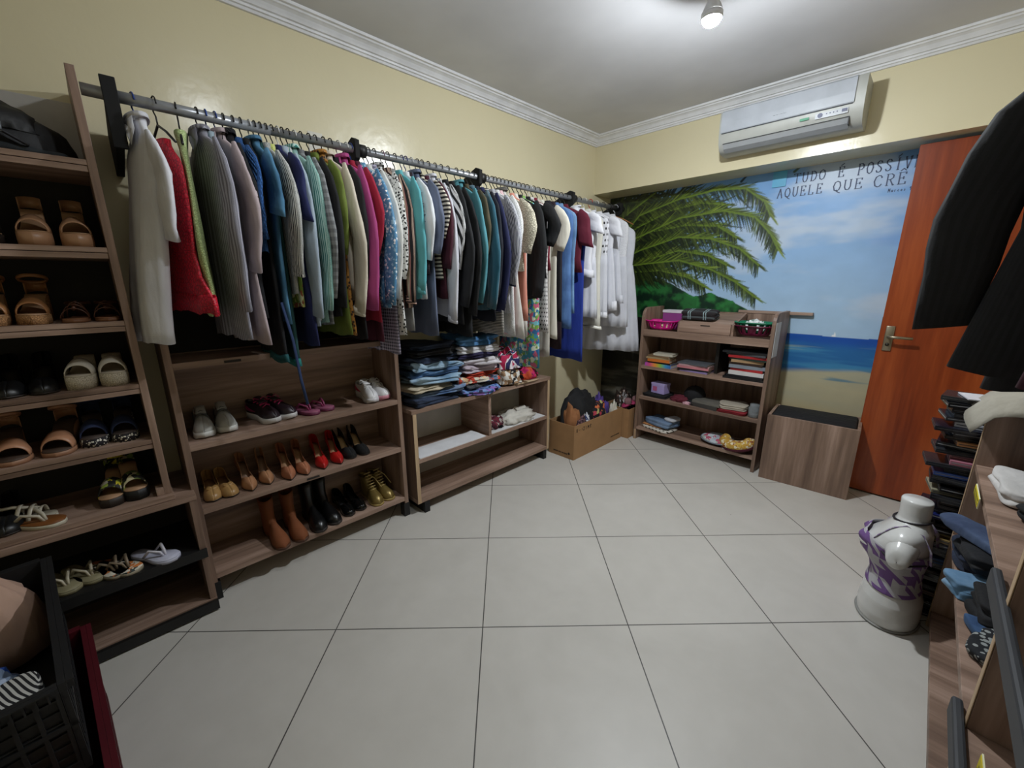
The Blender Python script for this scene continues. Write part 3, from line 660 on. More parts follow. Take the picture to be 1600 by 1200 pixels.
    if skirt:
        d0, m2 = skirt; w0 = ip(d0, [0, .11, .38], [neck, hw, hw * waist]); rr = []
        for j in range(8):
            q = j / 7; d = d0 + (H - d0) * q; w_ = w0 + (hem - w0) * q ** .8
            rr.append([((w_ + .004) * math.cos(2 * PI * i / 60), (t + .006 + .022 * q) * math.sin(2 * PI * i / 60) * (1 + .28 * q * math.sin(i * 2 * PI / 60 * 15 + ph)), -d) for i in range(60)])
        mb = MB(); mb.grid(rr, True, uv=lambda j, i, p: (p[0], p[2])); obj('skirt', mb, m2, root, solid=.001)
    if trim:
        mb = MB(); zz, m2 = trim; rr = [[(p[0] * 1.03, p[1] * 1.15, p[2] + zz) for p in rows[-1]], [(p[0] * 1.06 + .002 * math.sin(i * 3), p[1] * 1.3, p[2] - .004) for i, p in enumerate(rows[-1])]]
        mb.grid(rr, True, uv=lambda j, i, p: (p[0], p[2])); obj('ruffle', mb, m2, root, solid=.001)
    if hgr:
        hanger(y, xc, zr, hlabel or ('hanger holding the ' + ' '.join(label.split()[:7])), Pl(hcol) if not wood else P('#9b6436', .5), yaw, rad=rad, hw=hw * .86, wood=wood)
    return root
def Pl(c): return P(c, .4)
K, Wc, Bc = '#101012', '#d8d8d6', '#1f3f8c'
WHT = lambda: Cl('#e3e3e6'); 
F = mat
dn = mat('denim', '#27405f', '#5d83a8', rough=.85)
g = garment
g('dress_shirt', 'white collared shirt, first garment at the left end of the rail', 'shirt', -3.115, 1.17, Cl('#dcdce2'), 1.52, yaw=9, lean=-.07, hw=.15, hem=.115, collar=.045, hcol=Bc, fold=.016, t=.03, edge=None, zt=1.91, slx=.05)
g('lace_dress', 'sheer red lace dress hanging beside the white shirt', 'dress', -3.060, 1.28, F('lace', '#8a0a1c', '#d51c38', rough=.5), yaw=10, lean=-.01, hw=.15, hem=.25, hcol=K, waist=.85, zt=1.86, trim=(.06, F('lace', '#8a0a1c', '#d31a35', rough=.45)), xc=.29)
g('crochet_top', 'pale lime green crochet top with scalloped front edge', 'top', -2.998, 1.27, F('lace', '#8ea064', '#c6d79a', rough=.9, scale=1.6), hw=.155, hem=.225, yaw=-8, hcol=K, zt=1.90, waist=1.1)
g('striped_shirt', 'grey long shirt with fine white vertical stripes near the rail start', 'shirt', -2.940, 1.17, F('vstripe', '#77757f', '#a9a9b5', rough=.85, scale=1.3), 1.28, hem=.20, hcol=K, collar=.04, yaw=5)
g('tank_top', 'plain pale blue-grey top beside the grey striped shirt', 'top', -2.912, 1.40, Cl('#9fb2bd'), hw=.17, hcol='#2a4fa0')
g('button_shirt', 'pale pinkish grey shirt with snap buttons hanging low', 'shirt', -2.884, 1.15, Cl('#b5a5a8'), 1.42, hem=.205, collar=.045, buttons=(7, P('#a9a6a4', .3, metal=.8)), hcol=Bc, yaw=6)
g('fleece_jacket', 'charcoal fluffy jacket right of the pinkish shirt', 'jacket', -2.858, 1.25, F('knit', '#2c2c31', rough=1., scale=2.0), 1.5, hw=.18, hcol=K, t=.02, collar=.05)
g('knit_sweater', 'bright blue chunky knit sweater', 'sweater', -2.828, 1.50, F('knit', '#3f77c4', rough=.95, scale=.55), 1.545, hw=.185, hcol=K, t=.02, slx=.02)
g('black_dress', 'plain black dress between blue knit sweater and denim shirt', 'dress', -2.802, 1.06, BLACKCLOTH, hw=.17, hcol=K, trim=(.03, Cl('#0f4c50')))
ds_ = g('denim_shirt', 'blue chambray shirt with wide short sleeves', 'shirt', -2.772, 1.22, F('denim', '#33607f', '#5f93b4', rough=.85), 1.63, hcol=Wc, collar=.04)
tag(obj('fabric_belt', MB().tube([(.45, -2.79, 1.30), (.475, -2.775, 1.15), (.48, -2.765, .98), (.49, -2.755, .87)], .006, 6, flat=.35), Cl('#22355c')), 'thin blue fabric belt dangling from the chambray shirt', 'belt')
g('dark_dress', 'long dark teal dress deep in the row under the striped blouse', 'dress', -2.755, 1.04, Cl('#14403f'), hw=.16, hcol=K, trim=(.03, Cl('#17706c')))
g('striped_blouse', 'black and white pinstriped blouse with gathered puff sleeves', 'blouse', -2.735, 1.34, F('vstripe', '#dfe0da', '#22262a', rough=.85, scale=.75), 1.41, hcol=K, edge=F('vstripe', '#dfe0da', '#22262a', rough=.85, scale=.6), slx=.07)
g('floral_blouse', 'olive and yellow flowered top peeking out low in the row', 'top', -2.714, 1.28, F('floral', '#7d9a3c', '#c9cf7a', '#a05a3c', '#dfe3b8', rough=.8, scale=1.1), hw=.17, hcol=K)
g('navy_dress', 'navy dress with short sleeves hanging long', 'dress', -2.693, 1.12, Cl('#151d4e'), 1.62, hcol=K)
g('long_shirt', 'pale blue-grey long sleeved shirt beside the navy dress', 'shirt', -2.672, 1.20, Cl('#9eacb9'), 1.24, hcol=Wc, hw=.18)
g('white_vest', 'soft white top right behind the pale blue-grey shirt', 'top', -2.655, 1.22, Cl('#c9cbc9'), hw=.17, hcol=K)
g('striped_shirt', 'teal and white striped shirt with long sleeves', 'shirt', -2.632, 1.21, F('vstripe', '#2f7a72', '#b9d6cd', rough=.85, scale=.8), 1.27, hcol=K, collar=.04)
g('flannel_shirt', 'grey checked flannel shirt mostly hidden behind teal stripes', 'shirt', -2.607, 1.20, F('check', '#5a5a5e', '#8f9292', rough=.9), 1.32, hcol=Wc, hw=.18)
g('black_cardigan', 'long black cardigan between teal striped shirt and olive knit', 'cardigan', -2.582, 1.24, BLACKCLOTH, 1.28, hcol=K)
g('olive_cardigan', 'olive green cardigan with beads near its hem', 'cardigan', -2.550, 1.15, Cl('#66752c'), 1.5, hcol=K, hem=.215)
g('leopard_blouse', 'brown leopard print blouse behind the cream shirt', 'blouse', -2.523, 1.15, F('spots', '#a8742e', '#1d130a', '#5c3814', rough=.7, scale=1.2), hcol=K, collar=.04)
g('cream_shirt', 'cream long sleeved shirt with buttoned cuff', 'shirt', -2.488, 1.30, Cl('#cfc6b4'), 1.24, hcol=K, collar=.045, buttons=(4, P('#6d4f33', .4)), edge=Cl('#cfc6b4'), slx=.07)
g('black_blazer', 'black blazer between the cream shirt and the magenta jacket', 'blazer', -2.458, 1.12, BLACKCLOTH, 1.4, hw=.185, hcol=K)
g('magenta_jacket', 'magenta pink blazer with broad shoulders', 'blazer', -2.422, 1.26, Cl('#a8427c'), 1.26, hcol=Wc, collar=.05, t=.024, hw=.205, slx=.06)
g('crimson_top', 'crimson red top right behind the magenta blazer', 'top', -2.385, 1.20, Cl('#9c1834'), 1.5, hcol=Wc, hw=.19)
g('plum_dress', 'dark plum dress hanging low behind the crimson top', 'dress', -2.365, 1.10, Cl('#4c1128'), hw=.17, hcol=Bc, hgr=True)
g('sequin_jacket', 'light blue denim shirt covered with silver sequins', 'shirt', -2.335, 1.27, F('sequin', '#4f86ad', '#8fb6ce', rough=.6), 1.28, hcol=Bc)
g('white_blouse', 'white blouse between sequined denim and snake print shirt', 'blouse', -2.300, 1.28, Cl('#d9d9d4'), 1.31, hcol=Wc)
g('checked_scarf', 'lilac and black chequered long tunic reaching lowest mid-row', 'tunic', -2.280, 1.03, F('check', '#cfc9e0', '#3d3a52', rough=.8, scale=.55), hw=.16, hcol=K)
g('snake_shirt', 'black and white snakeskin print shirt', 'shirt', -2.250, 1.12, F('print', '#151515', '#d9d9d6', rough=.8, scale=1.3), 1.4, hcol=K, collar=.04)
g('striped_cardigan', 'dusty rose cardigan with black and cream vertical stripes', 'cardigan', -2.205, 1.26, F('tri', '#1a1517', '#b07a72', '#d8c9b0', rough=.85), 1.28, hcol='#8a6a80', slx=.06, edge=F('hstripe', '#1a1517', '#d8b0a0', rough=.85))
g('grey_top', 'light grey top showing below the rose striped cardigan', 'top', -2.180, 1.14, Cl('#8e8d8b'), hw=.17, hcol=K)
g('turquoise_blouse', 'bright turquoise blouse with long sleeves', 'blouse', -2.140, 1.30, Cl('#60b0b8'), 1.33, hcol=K, edge=Cl('#60b0b8'))
te = g('white_tshirt', 'white T-shirt with faint silver lettering on the sleeve', 'T-shirt', -2.100, 1.30, Cl('#dfe3e6'), 1.49, hcol='#2a2468')
mb = MB()
for k, (u, v) in enumerate(((.222, -.14), (.235, -.19), (.246, -.24))): mb.tube([(u + .016 * math.cos(a), -.026, v + .016 * math.sin(a)) for a in [i * .62 for i in range(2, 9)]], .0024, 5)
obj('lettering', mb, P('#8f9aa3', .5), te)
g('lace_camisole', 'small black top with dark lace right of the white T-shirt', 'top', -2.078, 1.42, F('lace', '#1b0f16', '#2b1722', rough=.8), hw=.18, hcol='#2a2468')
g('shirt_dress', 'slate blue shirt dress with a slit hem', 'dress', -2.045, 1.10, F('cloth', '#636c82', rough=.85), 1.52, hcol=Wc, collar=.045)
g('striped_tee', 'cream tee with thin black horizontal stripes', 'T-shirt', -2.010, 1.40, F('hstripe', '#d8d0c0', '#2a2624', rough=.85, scale=1.6), 1.6, hcol=K)
g('maroon_blouse', 'dark maroon blouse between slate dress and white shirt', 'blouse', -1.982, 1.30, Cl('#451426'), 1.45, hcol=K)
g('work_shirt', 'plain white long sleeved work shirt in mid row', 'shirt', -1.943, 1.20, Cl('#d0d1d9'), 1.17, hcol=K, collar=.04, edge=Cl('#d0d1d9'), slx=.07)
g('wide_stripe_top', 'top with bold slanting black and white stripes', 'top', -1.900, 1.32, F('dstripe', '#e2e2e2', '#111111', rough=.8, scale=3.2), 1.45, hcol=K)
g('black_jacket', 'black jacket just left of the teal shirt', 'jacket', -1.860, 1.15, Cl('#17181b'), 1.25, hcol=K)
g('black_coat', 'long black coat touching the teal shirt', 'coat', -1.815, 1.08, Cl('#101114'), 1.2, hcol=K, t=.02)
g('teal_shirt', 'clean teal shirt with a long pointed sleeve', 'shirt', -1.757, 1.35, Cl('#518f9a'), 1.27, hcol=K, collar=.04, slx=.08)
g('olive_jacket', 'olive brown jacket shoulder between teal shirt and velvet top', 'jacket', -1.715, 1.25, Cl('#4b4430'), 1.5, hcol=K)
g('velvet_top', 'deep petrol blue velvet top', 'top', -1.672, 1.22, Cl('#12566a', sheen=.5), 1.23, hcol=K)
g('dark_blouse', 'very dark navy blouse right of the velvet top', 'blouse', -1.638, 1.15, Cl('#10131f'), 1.3, hcol=K)
g('navy_sweater', 'navy blue sweater in the right half of the rail', 'sweater', -1.600, 1.21, Cl('#1c2148'), 1.22, hcol=K, t=.02)
g('plaid_tunic', 'fine black and cream striped tunic showing at the bottom', 'tunic', -1.562, 1.06, F('hstripe', '#cfcac0', '#2c2a2a', rough=.85, scale=.8), hw=.175, hcol=Wc)
g('striped_dress_shirt', 'navy and white thin striped blouse with balloon sleeve', 'blouse', -1.525, 1.20, F('vstripe', '#e0e0e4', '#262b45', rough=.85, scale=.7), 1.36, hcol=K, slx=.08, edge=Cl('#262b45'))
g('lace_blouse', 'white lace blouse next to the navy striped one', 'blouse', -1.487, 1.06, F('lace', '#bcbcba', '#e2e2e0', rough=.85, scale=1.8), 1.5, hcol=K)
g('pink_shirt', 'pale pink shirt peeking under the white lace blouse', 'shirt', -1.460, 1.05, Cl('#d6b3b6'), hw=.18, hcol=K)
g('white_skirt_dress', 'white flared dress hanging under a grey faux-fur collar', 'dress', -1.428, 1.03, Cl('#cfccc4'), hw=.17, hem=.22, hcol=K, collar=.06, collmat=F('knit', '#8d8981', rough=1., scale=2.0))
g('ivory_jacket', 'ivory bouclé jacket left of the peach top', 'jacket', -1.395, 1.45, F('lace', '#8f8a78', '#cdc6b2', rough=.9), 1.55, hcol=K)
g('peach_tunic', 'peach coloured long top', 'top', -1.362, 1.13, Cl('#d68f7c'), hw=.195, hcol=K)
g('white_pants', 'white trousers folded over a hanger by the peach top', 'trousers', -1.330, 1.03, Cl('#d5d2ca'), hw=.15, hcol=K, waist=1)
g('black_knit', 'black knitted cardigan right of the peach top', 'cardigan', -1.292, 1.27, Cl('#121315'), 1.28, hcol=K)
g('floral_dress', 'long turquoise and green flowered dress reaching down to the cabinet', 'dress', -1.250, .80, F('floral', '#3c8fa8', '#78a84a', '#d8dfc8', '#2e6a9c', '#c95f7c', '#7cc0c9', rough=.8), hw=.175, hcol=K)
g('black_tee', 'black T-shirt between flowered and polka dot dresses', 'T-shirt', -1.212, 1.40, BLACKCLOTH, 1.60, hcol=K)
g('polka_dress', 'white dress with black polka dots', 'dress', -1.172, 1.04, F('dots', '#dcd8d6', '#17161a', rough=.85), hcol=K, hw=.19)
g('dark_red_top', 'dark red trimmed top edge beside the polka dot dress', 'top', -1.145, 1.45, Cl('#6e1a2c'), hw=.185, hcol=Wc)
g('linen_trousers', 'pale grey linen trousers hanging lowest next to the flowered dress', 'trousers', -1.112, .86, Cl('#b8b2a8'), hw=.16, hcol=K, waist=1.0)
g('cream_tee', 'cream top with short sleeves, right of the polka dots', 'T-shirt', -1.065, .99, Cl('#cfcabc'), 1.58, hcol=K)
g('black_slip', 'narrow black slip between cream tee and blue denim', 'dress', -1.010, 1.10, Cl('#14121a'), hw=.17, hcol=K)
g('dark_blouse', 'wine-black blouse hanging low before the royal blue dress', 'blouse', -.965, .90, Cl('#24131c'), hw=.15, hcol=K)
g('denim_dress', 'medium blue denim pinafore dress', 'dress', -.912, 1.05, F('denim', '#3c5c8e', '#5f86bb', rough=.85), hcol=K, hw=.18, t=.024)
g('denim_skirt', 'light blue denim shirt shoulder left of the maroon tee', 'shirt', -.862, 1.15, F('denim', '#54779f', '#87a9cc', rough=.85), hw=.19, hcol=K)
g('maroon_tee', 'maroon T-shirt with short sleeves', 'T-shirt', -.815, 1.45, Cl('#5c1228'), 1.62, hcol=K)
g('blue_dress', 'long royal blue dress', 'dress', -.765, .79, Cl('#1c3590'), hw=.19, hcol=K, zt=1.88)
def wdress(*a, **k): return g(*a, group='white dresses at the corner end of the rail', **k)
WD1 = Cl('#dedee4'); TUL = Cl('#dddee6', alpha=.82)
wdress('white_blouse', 'white puff sleeve blouse, first of the white dresses', 'blouse', -.665, 1.42, WD1, 1.72, hcol=Wc, t=.03, hem=.20, trim=(.05, WD1), collar=.03)
wdress('tulle_dress', 'white tulle dress with a soft skirt, beside the royal blue dress', 'dress', -.595, 1.11, WD1, hcol=K, t=.025, hem=.21, skirt=(.36, TUL))
wdress('satin_dress', 'ivory satin dress with a ribbon edge at its hem', 'dress', -.525, 1.02, Cl('#d6d3c8'), hcol=Wc, t=.022, hem=.2, trim=(.02, P('#e9e6dc', .3)))
wdress('dotted_dress', 'white dress with tiny black dots and bow', 'dress', -.450, 1.10, F('dots', '#e0e0e6', '#1b1b20', rough=.85, scale=1.5), hcol='#b9302a', t=.024, hem=.21, skirt=(.34, TUL), trim=(.04, WD1))
wdress('ruffle_dress', 'white layered ruffle dress', 'dress', -.365, 1.16, WD1, 1.72, hcol=Wc, t=.028, hem=.24, skirt=(.28, TUL), trim=(.07, WD1))
wdress('organza_dress', 'white organza dress on a black hanger', 'dress', -.270, 1.22, TUL, hcol=K, t=.026, hem=.23, skirt=(.3, TUL), trim=(.06, TUL))
wdress('christening_gown', 'long sheer white gown on a wooden hanger at the corner', 'dress', -.10, .78, TUL, xc=.29, wood=True, t=.034, hem=.27, skirt=(.36, TUL), yaw=24, hw=.185, zt=1.87)
wdress('flower_girl_dress', 'white lace bodice dress, last but one on the rail', 'dress', -.185, 1.0, F('lace', '#c9c9cf', '#e6e6ea', rough=.8, scale=2.0), hcol=K, t=.026, hem=.22, skirt=(.34, TUL), yaw=10)
# dark jackets on the right rail
g('pinstripe_blazer', 'black pinstriped blazer with a long sleeve, before the open door', 'blazer', -1.80, 1.165, F('vstripe', '#0d0e10', '#141518', rough=.85, scale=1.0), 1.26, xc=2.605, zt=1.87, zr=1.93, hw=.225, hem=.255, t=.05, hcol=K, yaw=-4, collar=.05, group='dark jackets on the right rail', slx=.10, room=-1, bs=(0, .35, .74, .84, .88), sr=1.35)
g('black_jacket', 'second black jacket, mostly behind the pinstriped blazer', 'jacket', -1.62, 1.10, Cl('#0c0d10'), 1.2, xc=2.67, zt=1.87, zr=1.93, hw=.22, hem=.24, t=.04, hcol=K, group='dark jackets on the right rail', slx=.02)
g('burgundy_jacket', 'burgundy jacket at the right edge of the picture', 'jacket', -1.97, 1.16, Cl('#3e0f24'), 1.25, xc=2.70, zt=1.87, zr=1.93, hw=.22, hem=.25, t=.045, hcol=K, group='dark jackets on the right rail', slx=.03)
# ------------------------------------------------------------------ shoes
SX = [0, .03, .1, .25, .4, .55, .7, .82, .92, .97, 1.0]
ROUND = [0, .42, .64, .68, .62, .78, 1, .97, .78, .5, 0]
POINT = [0, .40, .58, .56, .48, .70, .95, .74, .40, .20, 0]
SS = [0, .015, .04, .09, .16, .24, .33, .42, .5, .58, .66, .74, .81, .87, .92, .96, .985, 1.0]
def outline(L, W, prof, side=1, k=.10):
    c = lambda s: side * W * k * math.sin(PI * s)
    return (lambda s: W * ip(s, SX, prof)), c
def slab(L, hw, c, zb, zt, s0=0, s1=1, grow=1.0, name='sole'):
    ss = [s for s in SS if s0 < s < s1]; ss = [s0] + ss + [s1]; rows = []
    for s in ss:
        w_ = max(.0006, hw(s) * grow); y = c(s); x = s * L
        rows.append([(x, y + w_, zb(s)), (x, y + w_ * 1.02, (zb(s) + zt(s)) / 2), (x, y + w_, zt(s)), (x, y - w_, zt(s)), (x, y - w_ * 1.02, (zb(s) + zt(s)) / 2), (x, y - w_, zb(s))])
    return MB().grid(rows, True, True, True)
def upper(L, hw, c, z0, Hf, Ef, s0, s1, lean=.10, grow=1.0):
    mb = MB()
    for sg in (1, -1):
        rows = []
        for s in SS:
            b = sm((s - s0) / (s1 - s0)); w_ = max(.0006, hw(s) * grow); r = []
            for k in range(8):
                q = k / 7; a = q * PI / 2
                yo, zo = w_ * (1 - lean * q * q), Ef(s) * q
                yc, zc = w_ * math.cos(a) ** .9 if k < 7 else 0, Hf(s) * math.sin(a)
                r.append((s * L, c(s) + sg * (yo * (1 - b) + yc * b), z0(s) + zo * (1 - b) + zc * b))
            rows.append(r if sg > 0 else r[::-1])
        mb.grid(rows, uv=lambda j, i, p: (p[0], p[2]))
    return mb
def arch(x0, x1, y, w, z, h, n=12, thick=.003, x1s=None):
    rows = []
    for k in range(n + 1):
        a = PI * k / n; yy = y + w * math.cos(a); zz = z + h * math.sin(a) ** .8; ex = (x1s or 0) * math.sin(a)
        rows.append([(x0 + ex, yy, zz), (x1 + ex, yy, zz)])
    return MB().grid(rows, uv=lambda j, i, p: (p[0], p[1]))
INSOLE = P('#a98565', .5)
def place(x, y, z, ang, L): return (x - L * math.cos(ang), y - L * math.sin(ang), z)
def shoe(kind, label, x, y, z, col, ang=0.0, side=1, group=None, L=.24, W=.038, heel=.06, **k):
    a = math.radians(ang); nm = dict(pump='high_heel', flat='loafer', boot='ankle_boot', sneaker='sneaker', wedge='wedge_sandal', thong='flip_flop', strap='sandal').get(kind, 'shoe')
    cat = dict(pump='shoe', flat='shoe', boot='boot', sneaker='sneaker', wedge='sandal', thong='flip-flop', strap='sandal')[kind]
    t = thing(nm, label, cat, place(x, y, z + .0005, a, L), a, group)
    m = col if not isinstance(col, str) else P(col, k.get('rough', .4), coat=k.get('coat', .1)); solem = k.get('sole') or P('#2a211c', .6)
    if isinstance(solem, str): solem = P(solem, .6)
    prof = POINT if k.get('point') else ROUND; hw, c = outline(L, W, prof, side)
    if kind in ('pump', 'flat'):
        zb = lambda s: heel * (1 - sm((s - .18) / .45)) + .003 * sm((s - .85) / .15); so = s0_ = k.get('open', .66)
        obj('sole', slab(L, hw, c, lambda s: zb(s), lambda s: zb(s) + .005), solem, t)
        if heel > .01:
            hs = k.get('hs', .35); ln = .22
            mb = MB(); rows = []
            for q, sc_ in ((0, hs), (.3, hs * 1.02), (.75, (hs + 1) / 2), (1, .98)):
                zz = heel * q; wr = W * .62 * sc_; cx = L * (.10 - .02 * (1 - q)); rx = L * ln * .5 * (sc_ if hs < .8 else 1)
                rows.append([(cx + rx * math.cos(b_), c(.1) + wr * math.sin(b_), zz + .001) for b_ in [2 * PI * i / 14 for i in range(14)]])
            mb.grid(rows, True, True, True); obj('heel', mb, k.get('heelm') or m, t)
        Hf = lambda s: ip(s, [0, .6, .75, .9, .97, 1], [.05, .052, .045, .032, .022, .006]); Ef = lambda s: ip(s, [0, .1, .3, .5, .66, .8], [.056, .052, .034, .026, .034, .04]) * k.get('eh', 1)
        obj('upper', upper(L, hw, c, lambda s: zb(s) + .004, Hf, Ef, so - .08, so + .06), m, t, solid=.0018)
        obj('insole', slab(L, hw, c, lambda s: zb(s) + .0052, lambda s: zb(s) + .0075, .02, .9, .9), k.get('ins') or INSOLE, t)
        if k.get('bow'):
            obj('bow', MB().tube([(L * .8 - .005, c(.8) - .018, .045), (L * .8, c(.8), .040), (L * .8 - .005, c(.8) + .018, .045)], [.007, .003, .007], 8), m, t)
    elif kind == 'sneaker':
        zb = lambda s: .0 + .008 * sm((s - .85) / .15); th = k.get('th', .026)
        obj('sole', slab(L, hw, c, zb, lambda s: th + .006 * (1 - s) + .004 * sm((s - .85) / .15), grow=1.06), k.get('sole') if not isinstance(k.get('sole'), str) and k.get('sole') else P(k.get('sole', '#d6d6d4'), .5), t)
        z0 = lambda s: th; top = k.get('top', .062)
        Hf = lambda s: ip(s, [0, .4, .55, .75, .9, 1], [top, top * 1.12, .062, .045, .036, .008]); Ef = lambda s: ip(s, [0, .12, .3, .5], [top, top * .82, top * .8, .055])
        up_ = obj('upper', upper(L, hw, c, z0, Hf, Ef, .40, .50), m, t, solid=.003)
        obj('tongue', MB().grid([[(L * s, c(s) + q * .018, th + zz + .002 - .004 * q * q) for q in (-1, -.5, 0, .5, 1)] for s, zz in ((.36, top * 1.35), (.42, top * 1.15), (.5, .068), (.58, .062))]), k.get('tongue') or m, t, solid=.003)
        lm = k.get('lace') or WHITE; mb = MB()
        if k.get('velcro'):
            for s in (.44, .56): mb.grid([[(L * s + dx, c(s) + hw(s) * 1.03 * math.cos(a_), th + (Hf(s) + .004) * math.sin(a_)) for dx in (0, .026)] for a_ in [PI * (i + .8) / 11.6 for i in range(11)]])
            obj('strap', mb, lm, t, solid=.002)
        else:
            for i, s in enumerate((.45, .50, .55, .60, .65)):
                H_ = th + Hf(s) + .002; mb.tube([(L * s - .004, c(s) + .02 * (-1) ** i, H_ - .009), (L * (s + .012), c(s), H_ + .001), (L * (s + .03), c(s) - .02 * (-1) ** i, H_ - .010)], .0025, 6)
            for sg in (1, -1): mb.tube([(L * .45, c(.45), th + .072), (L * .42, c(.45) + sg * .022, th + .082), (L * .47, c(.45) + sg * .034, th + .066), (L * .45, c(.45), th + .072)], .0023, 6)
            if k.get('hang'): mb.tube([(L * .45, c(.45), th + .072), (L * .5, c(.45) + side * .042, th + .05), (L * .62, c(.45) + side * .052, .02), (L * 1.04, c(.45) + side * .05, .0), (L * 1.1, c(.45) + side * .052, -.05)], .0025, 6)
            obj('laces', mb, lm, t)
        if k.get('accent'):
            mb = MB()
            for sg in (1, -1):
                mb.grid([[(L * s, c(s) + sg * (hw(s) * 1.0 + .0022), th + .004 + zz) for s, zz in ((.0, .012), (.1, .014), (.25, .010), (.42, .012))], [(L * s, c(s) + sg * (hw(s) * .97 + .003), th + zz) for s, zz in ((.0, .046), (.1, .044), (.22, .030), (.40, .018))]])
            obj('side_panel', mb, k['accent'], t, solid=.001)
    elif kind == 'boot':
        sh = k.get('shaft', .17); heel = k.get('heel_', .03)
        zb = lambda s: .0 if s > .3 else .0
        obj('sole', slab(L, hw, c, zb, lambda s: .012, grow=1.03), solem, t)
        if heel > .01: obj('heel', slab(L, hw, c, lambda s: 0.0, lambda s: .024, 0, .26, 1.04), solem, t)
        z0 = lambda s: .011; rows = []
        for q in range(15):
            u = q / 14
            if u < .5:          # foot: rings lean back from the toe to the ankle
                v_ = u / .5; s = 1 - .62 * v_; H_ = ip(s, [.38, .55, .75, .9, .97, 1], [.092, .072, .050, .038, .026, .004]); w_ = max(.001, hw(s))
                r = [(s * L + (0 if True else 0), c(s) + w_ * math.cos(b_), .011 + (H_ * math.sin(b_) if math.sin(b_) > 0 else 0)) for b_ in [2 * PI * i / 20 for i in range(20)]]
            rows.append(r) if u < .5 else None
        obj('vamp', MB().grid(rows, True, True), m, t)
        rr = []
        for q in range(9):
            u = q / 8; z_ = .011 + (sh - .0) * u; cx = ip(u, [0, .3, .5, 1], [.24, .235, .20, .19]) * L; rx = ip(u, [0, .3, .5, 1], [.24, .245, .20, .205]) * L; ry = ip(u, [0, .3, .5, 1], [.70, .74, .70, .86]) * W
            rr.append([(cx + rx * math.cos(b_), c(.2) + ry * math.sin(b_), z_ + (.004 * math.sin(b_ * 2) if q == 8 else 0)) for b_ in [2 * PI * i / 22 for i in range(22)]])
        obj('shaft', MB().grid(rr, True, uv=lambda j, i, p: (p[0], p[2])), m, t, solid=.003)
        if k.get('laces'):
            mb = MB()
            for i in range(7):
                s = .60 - i * .042; z_ = .066 + i * .014; mb.tube([(L * s, c(.4) - .02, z_), (L * s + .012, c(.4), z_ + .008), (L * s, c(.4) + .02, z_ + .003)], .0026, 6)
            mb.tube([(L * .4, c(.4), .15), (L * .5, c(.4) + .03, .12), (L * .66, c(.4) + .048, .07)], .0026, 6); obj('laces', mb, k['laces'], t)
        if k.get('gore'): obj('elastic_panel', MB().grid([[(L * (.16 + dx), c(.2) + sg * W * .83, z_) for dx in (0, .08)] for z_ in (.07, .15) for sg in (1,)]), P('#0a0a0a', .8), t, solid=.001)
    elif kind == 'wedge':
        pf = k.get('plat', .022); zt = lambda s: pf + heel * (1 - sm((s - .2) / .5))
        obj('wedge_sole', slab(L, hw, c, lambda s: 0.0, zt, grow=1.04), k.get('wm') or solem, t)
        obj('footbed', slab(L, hw, c, lambda s: zt(s) + .0004, lambda s: zt(s) + .004, .01, .995, 1.0), k.get('ins') or INSOLE, t)
        if k.get('peep', True):
            mb = MB(); rows = []
            for s in (.62, .70, .78, .86):
                H_ = ip(s, [.6, .7, .86], [.056, .052, .040]); rows.append([(L * s, c(s) + hw(s) * 1.03 * math.cos(a_), zt(s) + H_ * math.sin(a_) ** .85) for a_ in [PI * i / 12 for i in range(13)]])
            mb.grid(rows, uv=lambda j, i, p: (p[0], p[1])); obj('toe_strap', mb, m, t, solid=.003)
        if k.get('back', True):
            mb = MB(); mb.grid([[(L * .16 - L * .155 * math.cos(b_), c(.15) + hw(.14) * 1.02 * math.sin(b_), zt(.1) + zz + .01 * math.cos(b_)) for b_ in [-1.5 + i * .3 for i in range(11)]] for zz in (.003, .04)]); obj('heel_counter', mb, m, t, solid=.002)
        if k.get('back', True) and k.get('ankle', True):
            mb = MB(); mb.tube([(L * .18 + (.035 + .0) * math.cos(b_), c(.2) + .034 * math.sin(b_), zt(.1) + .055 + .012 * math.cos(b_)) for b_ in [i * 2 * PI / 18 for i in range(18)]], .004, 6, close=True, flat=1.6); obj('ankle_strap', mb, m, t)
    elif kind == 'thong':
        th = k.get('th', .014); obj('sole', slab(L, hw, c, lambda s: 0.0, lambda s: th), solem, t); obj('footbed', slab(L, hw, c, lambda s: th + .0003, lambda s: th + .003, .004, .996, .97), k.get('ins') or m, t)
        mb = MB()
        for sg in (1, -1): mb.tube([(L * .74, c(.74) + .004 * sg, th), (L * .70, c(.7) + .008 * sg, th + .022), (L * .56, c(.56) + .024 * sg, th + .036), (L * .40, c(.4) + sg * hw(.4) * .98, th + .003)], [.004, .0045, .0045, .004], 7, flat=1.5)
        obj('thong_strap', mb, m, t)
    elif kind == 'strap':
        obj('sole', slab(L, hw, c, lambda s: 0.0, lambda s: .010), solem, t); obj('footbed', slab(L, hw, c, lambda s: .0103, lambda s: .013, .004, .996, .97), k.get('ins') or INSOLE, t)
        mb = MB()
        for s, h_, e_ in ((.80, .034, .0), (.66, .046, .01), (.50, .054, .015)): mb.grid([[(L * s + dx + e_ * math.sin(a_), c(s) + hw(s) * 1.0 * math.cos(a_), .012 + h_ * math.sin(a_)) for dx in (0, .011)] for a_ in [PI * i / 10 for i in range(11)]])
        mb.tube([(L * .16 + .036 * math.cos(b_), c(.2) + .030 * math.sin(b_), .06) for b_ in [i * 2 * PI / 14 for i in range(14)]], .004, 6, close=True)
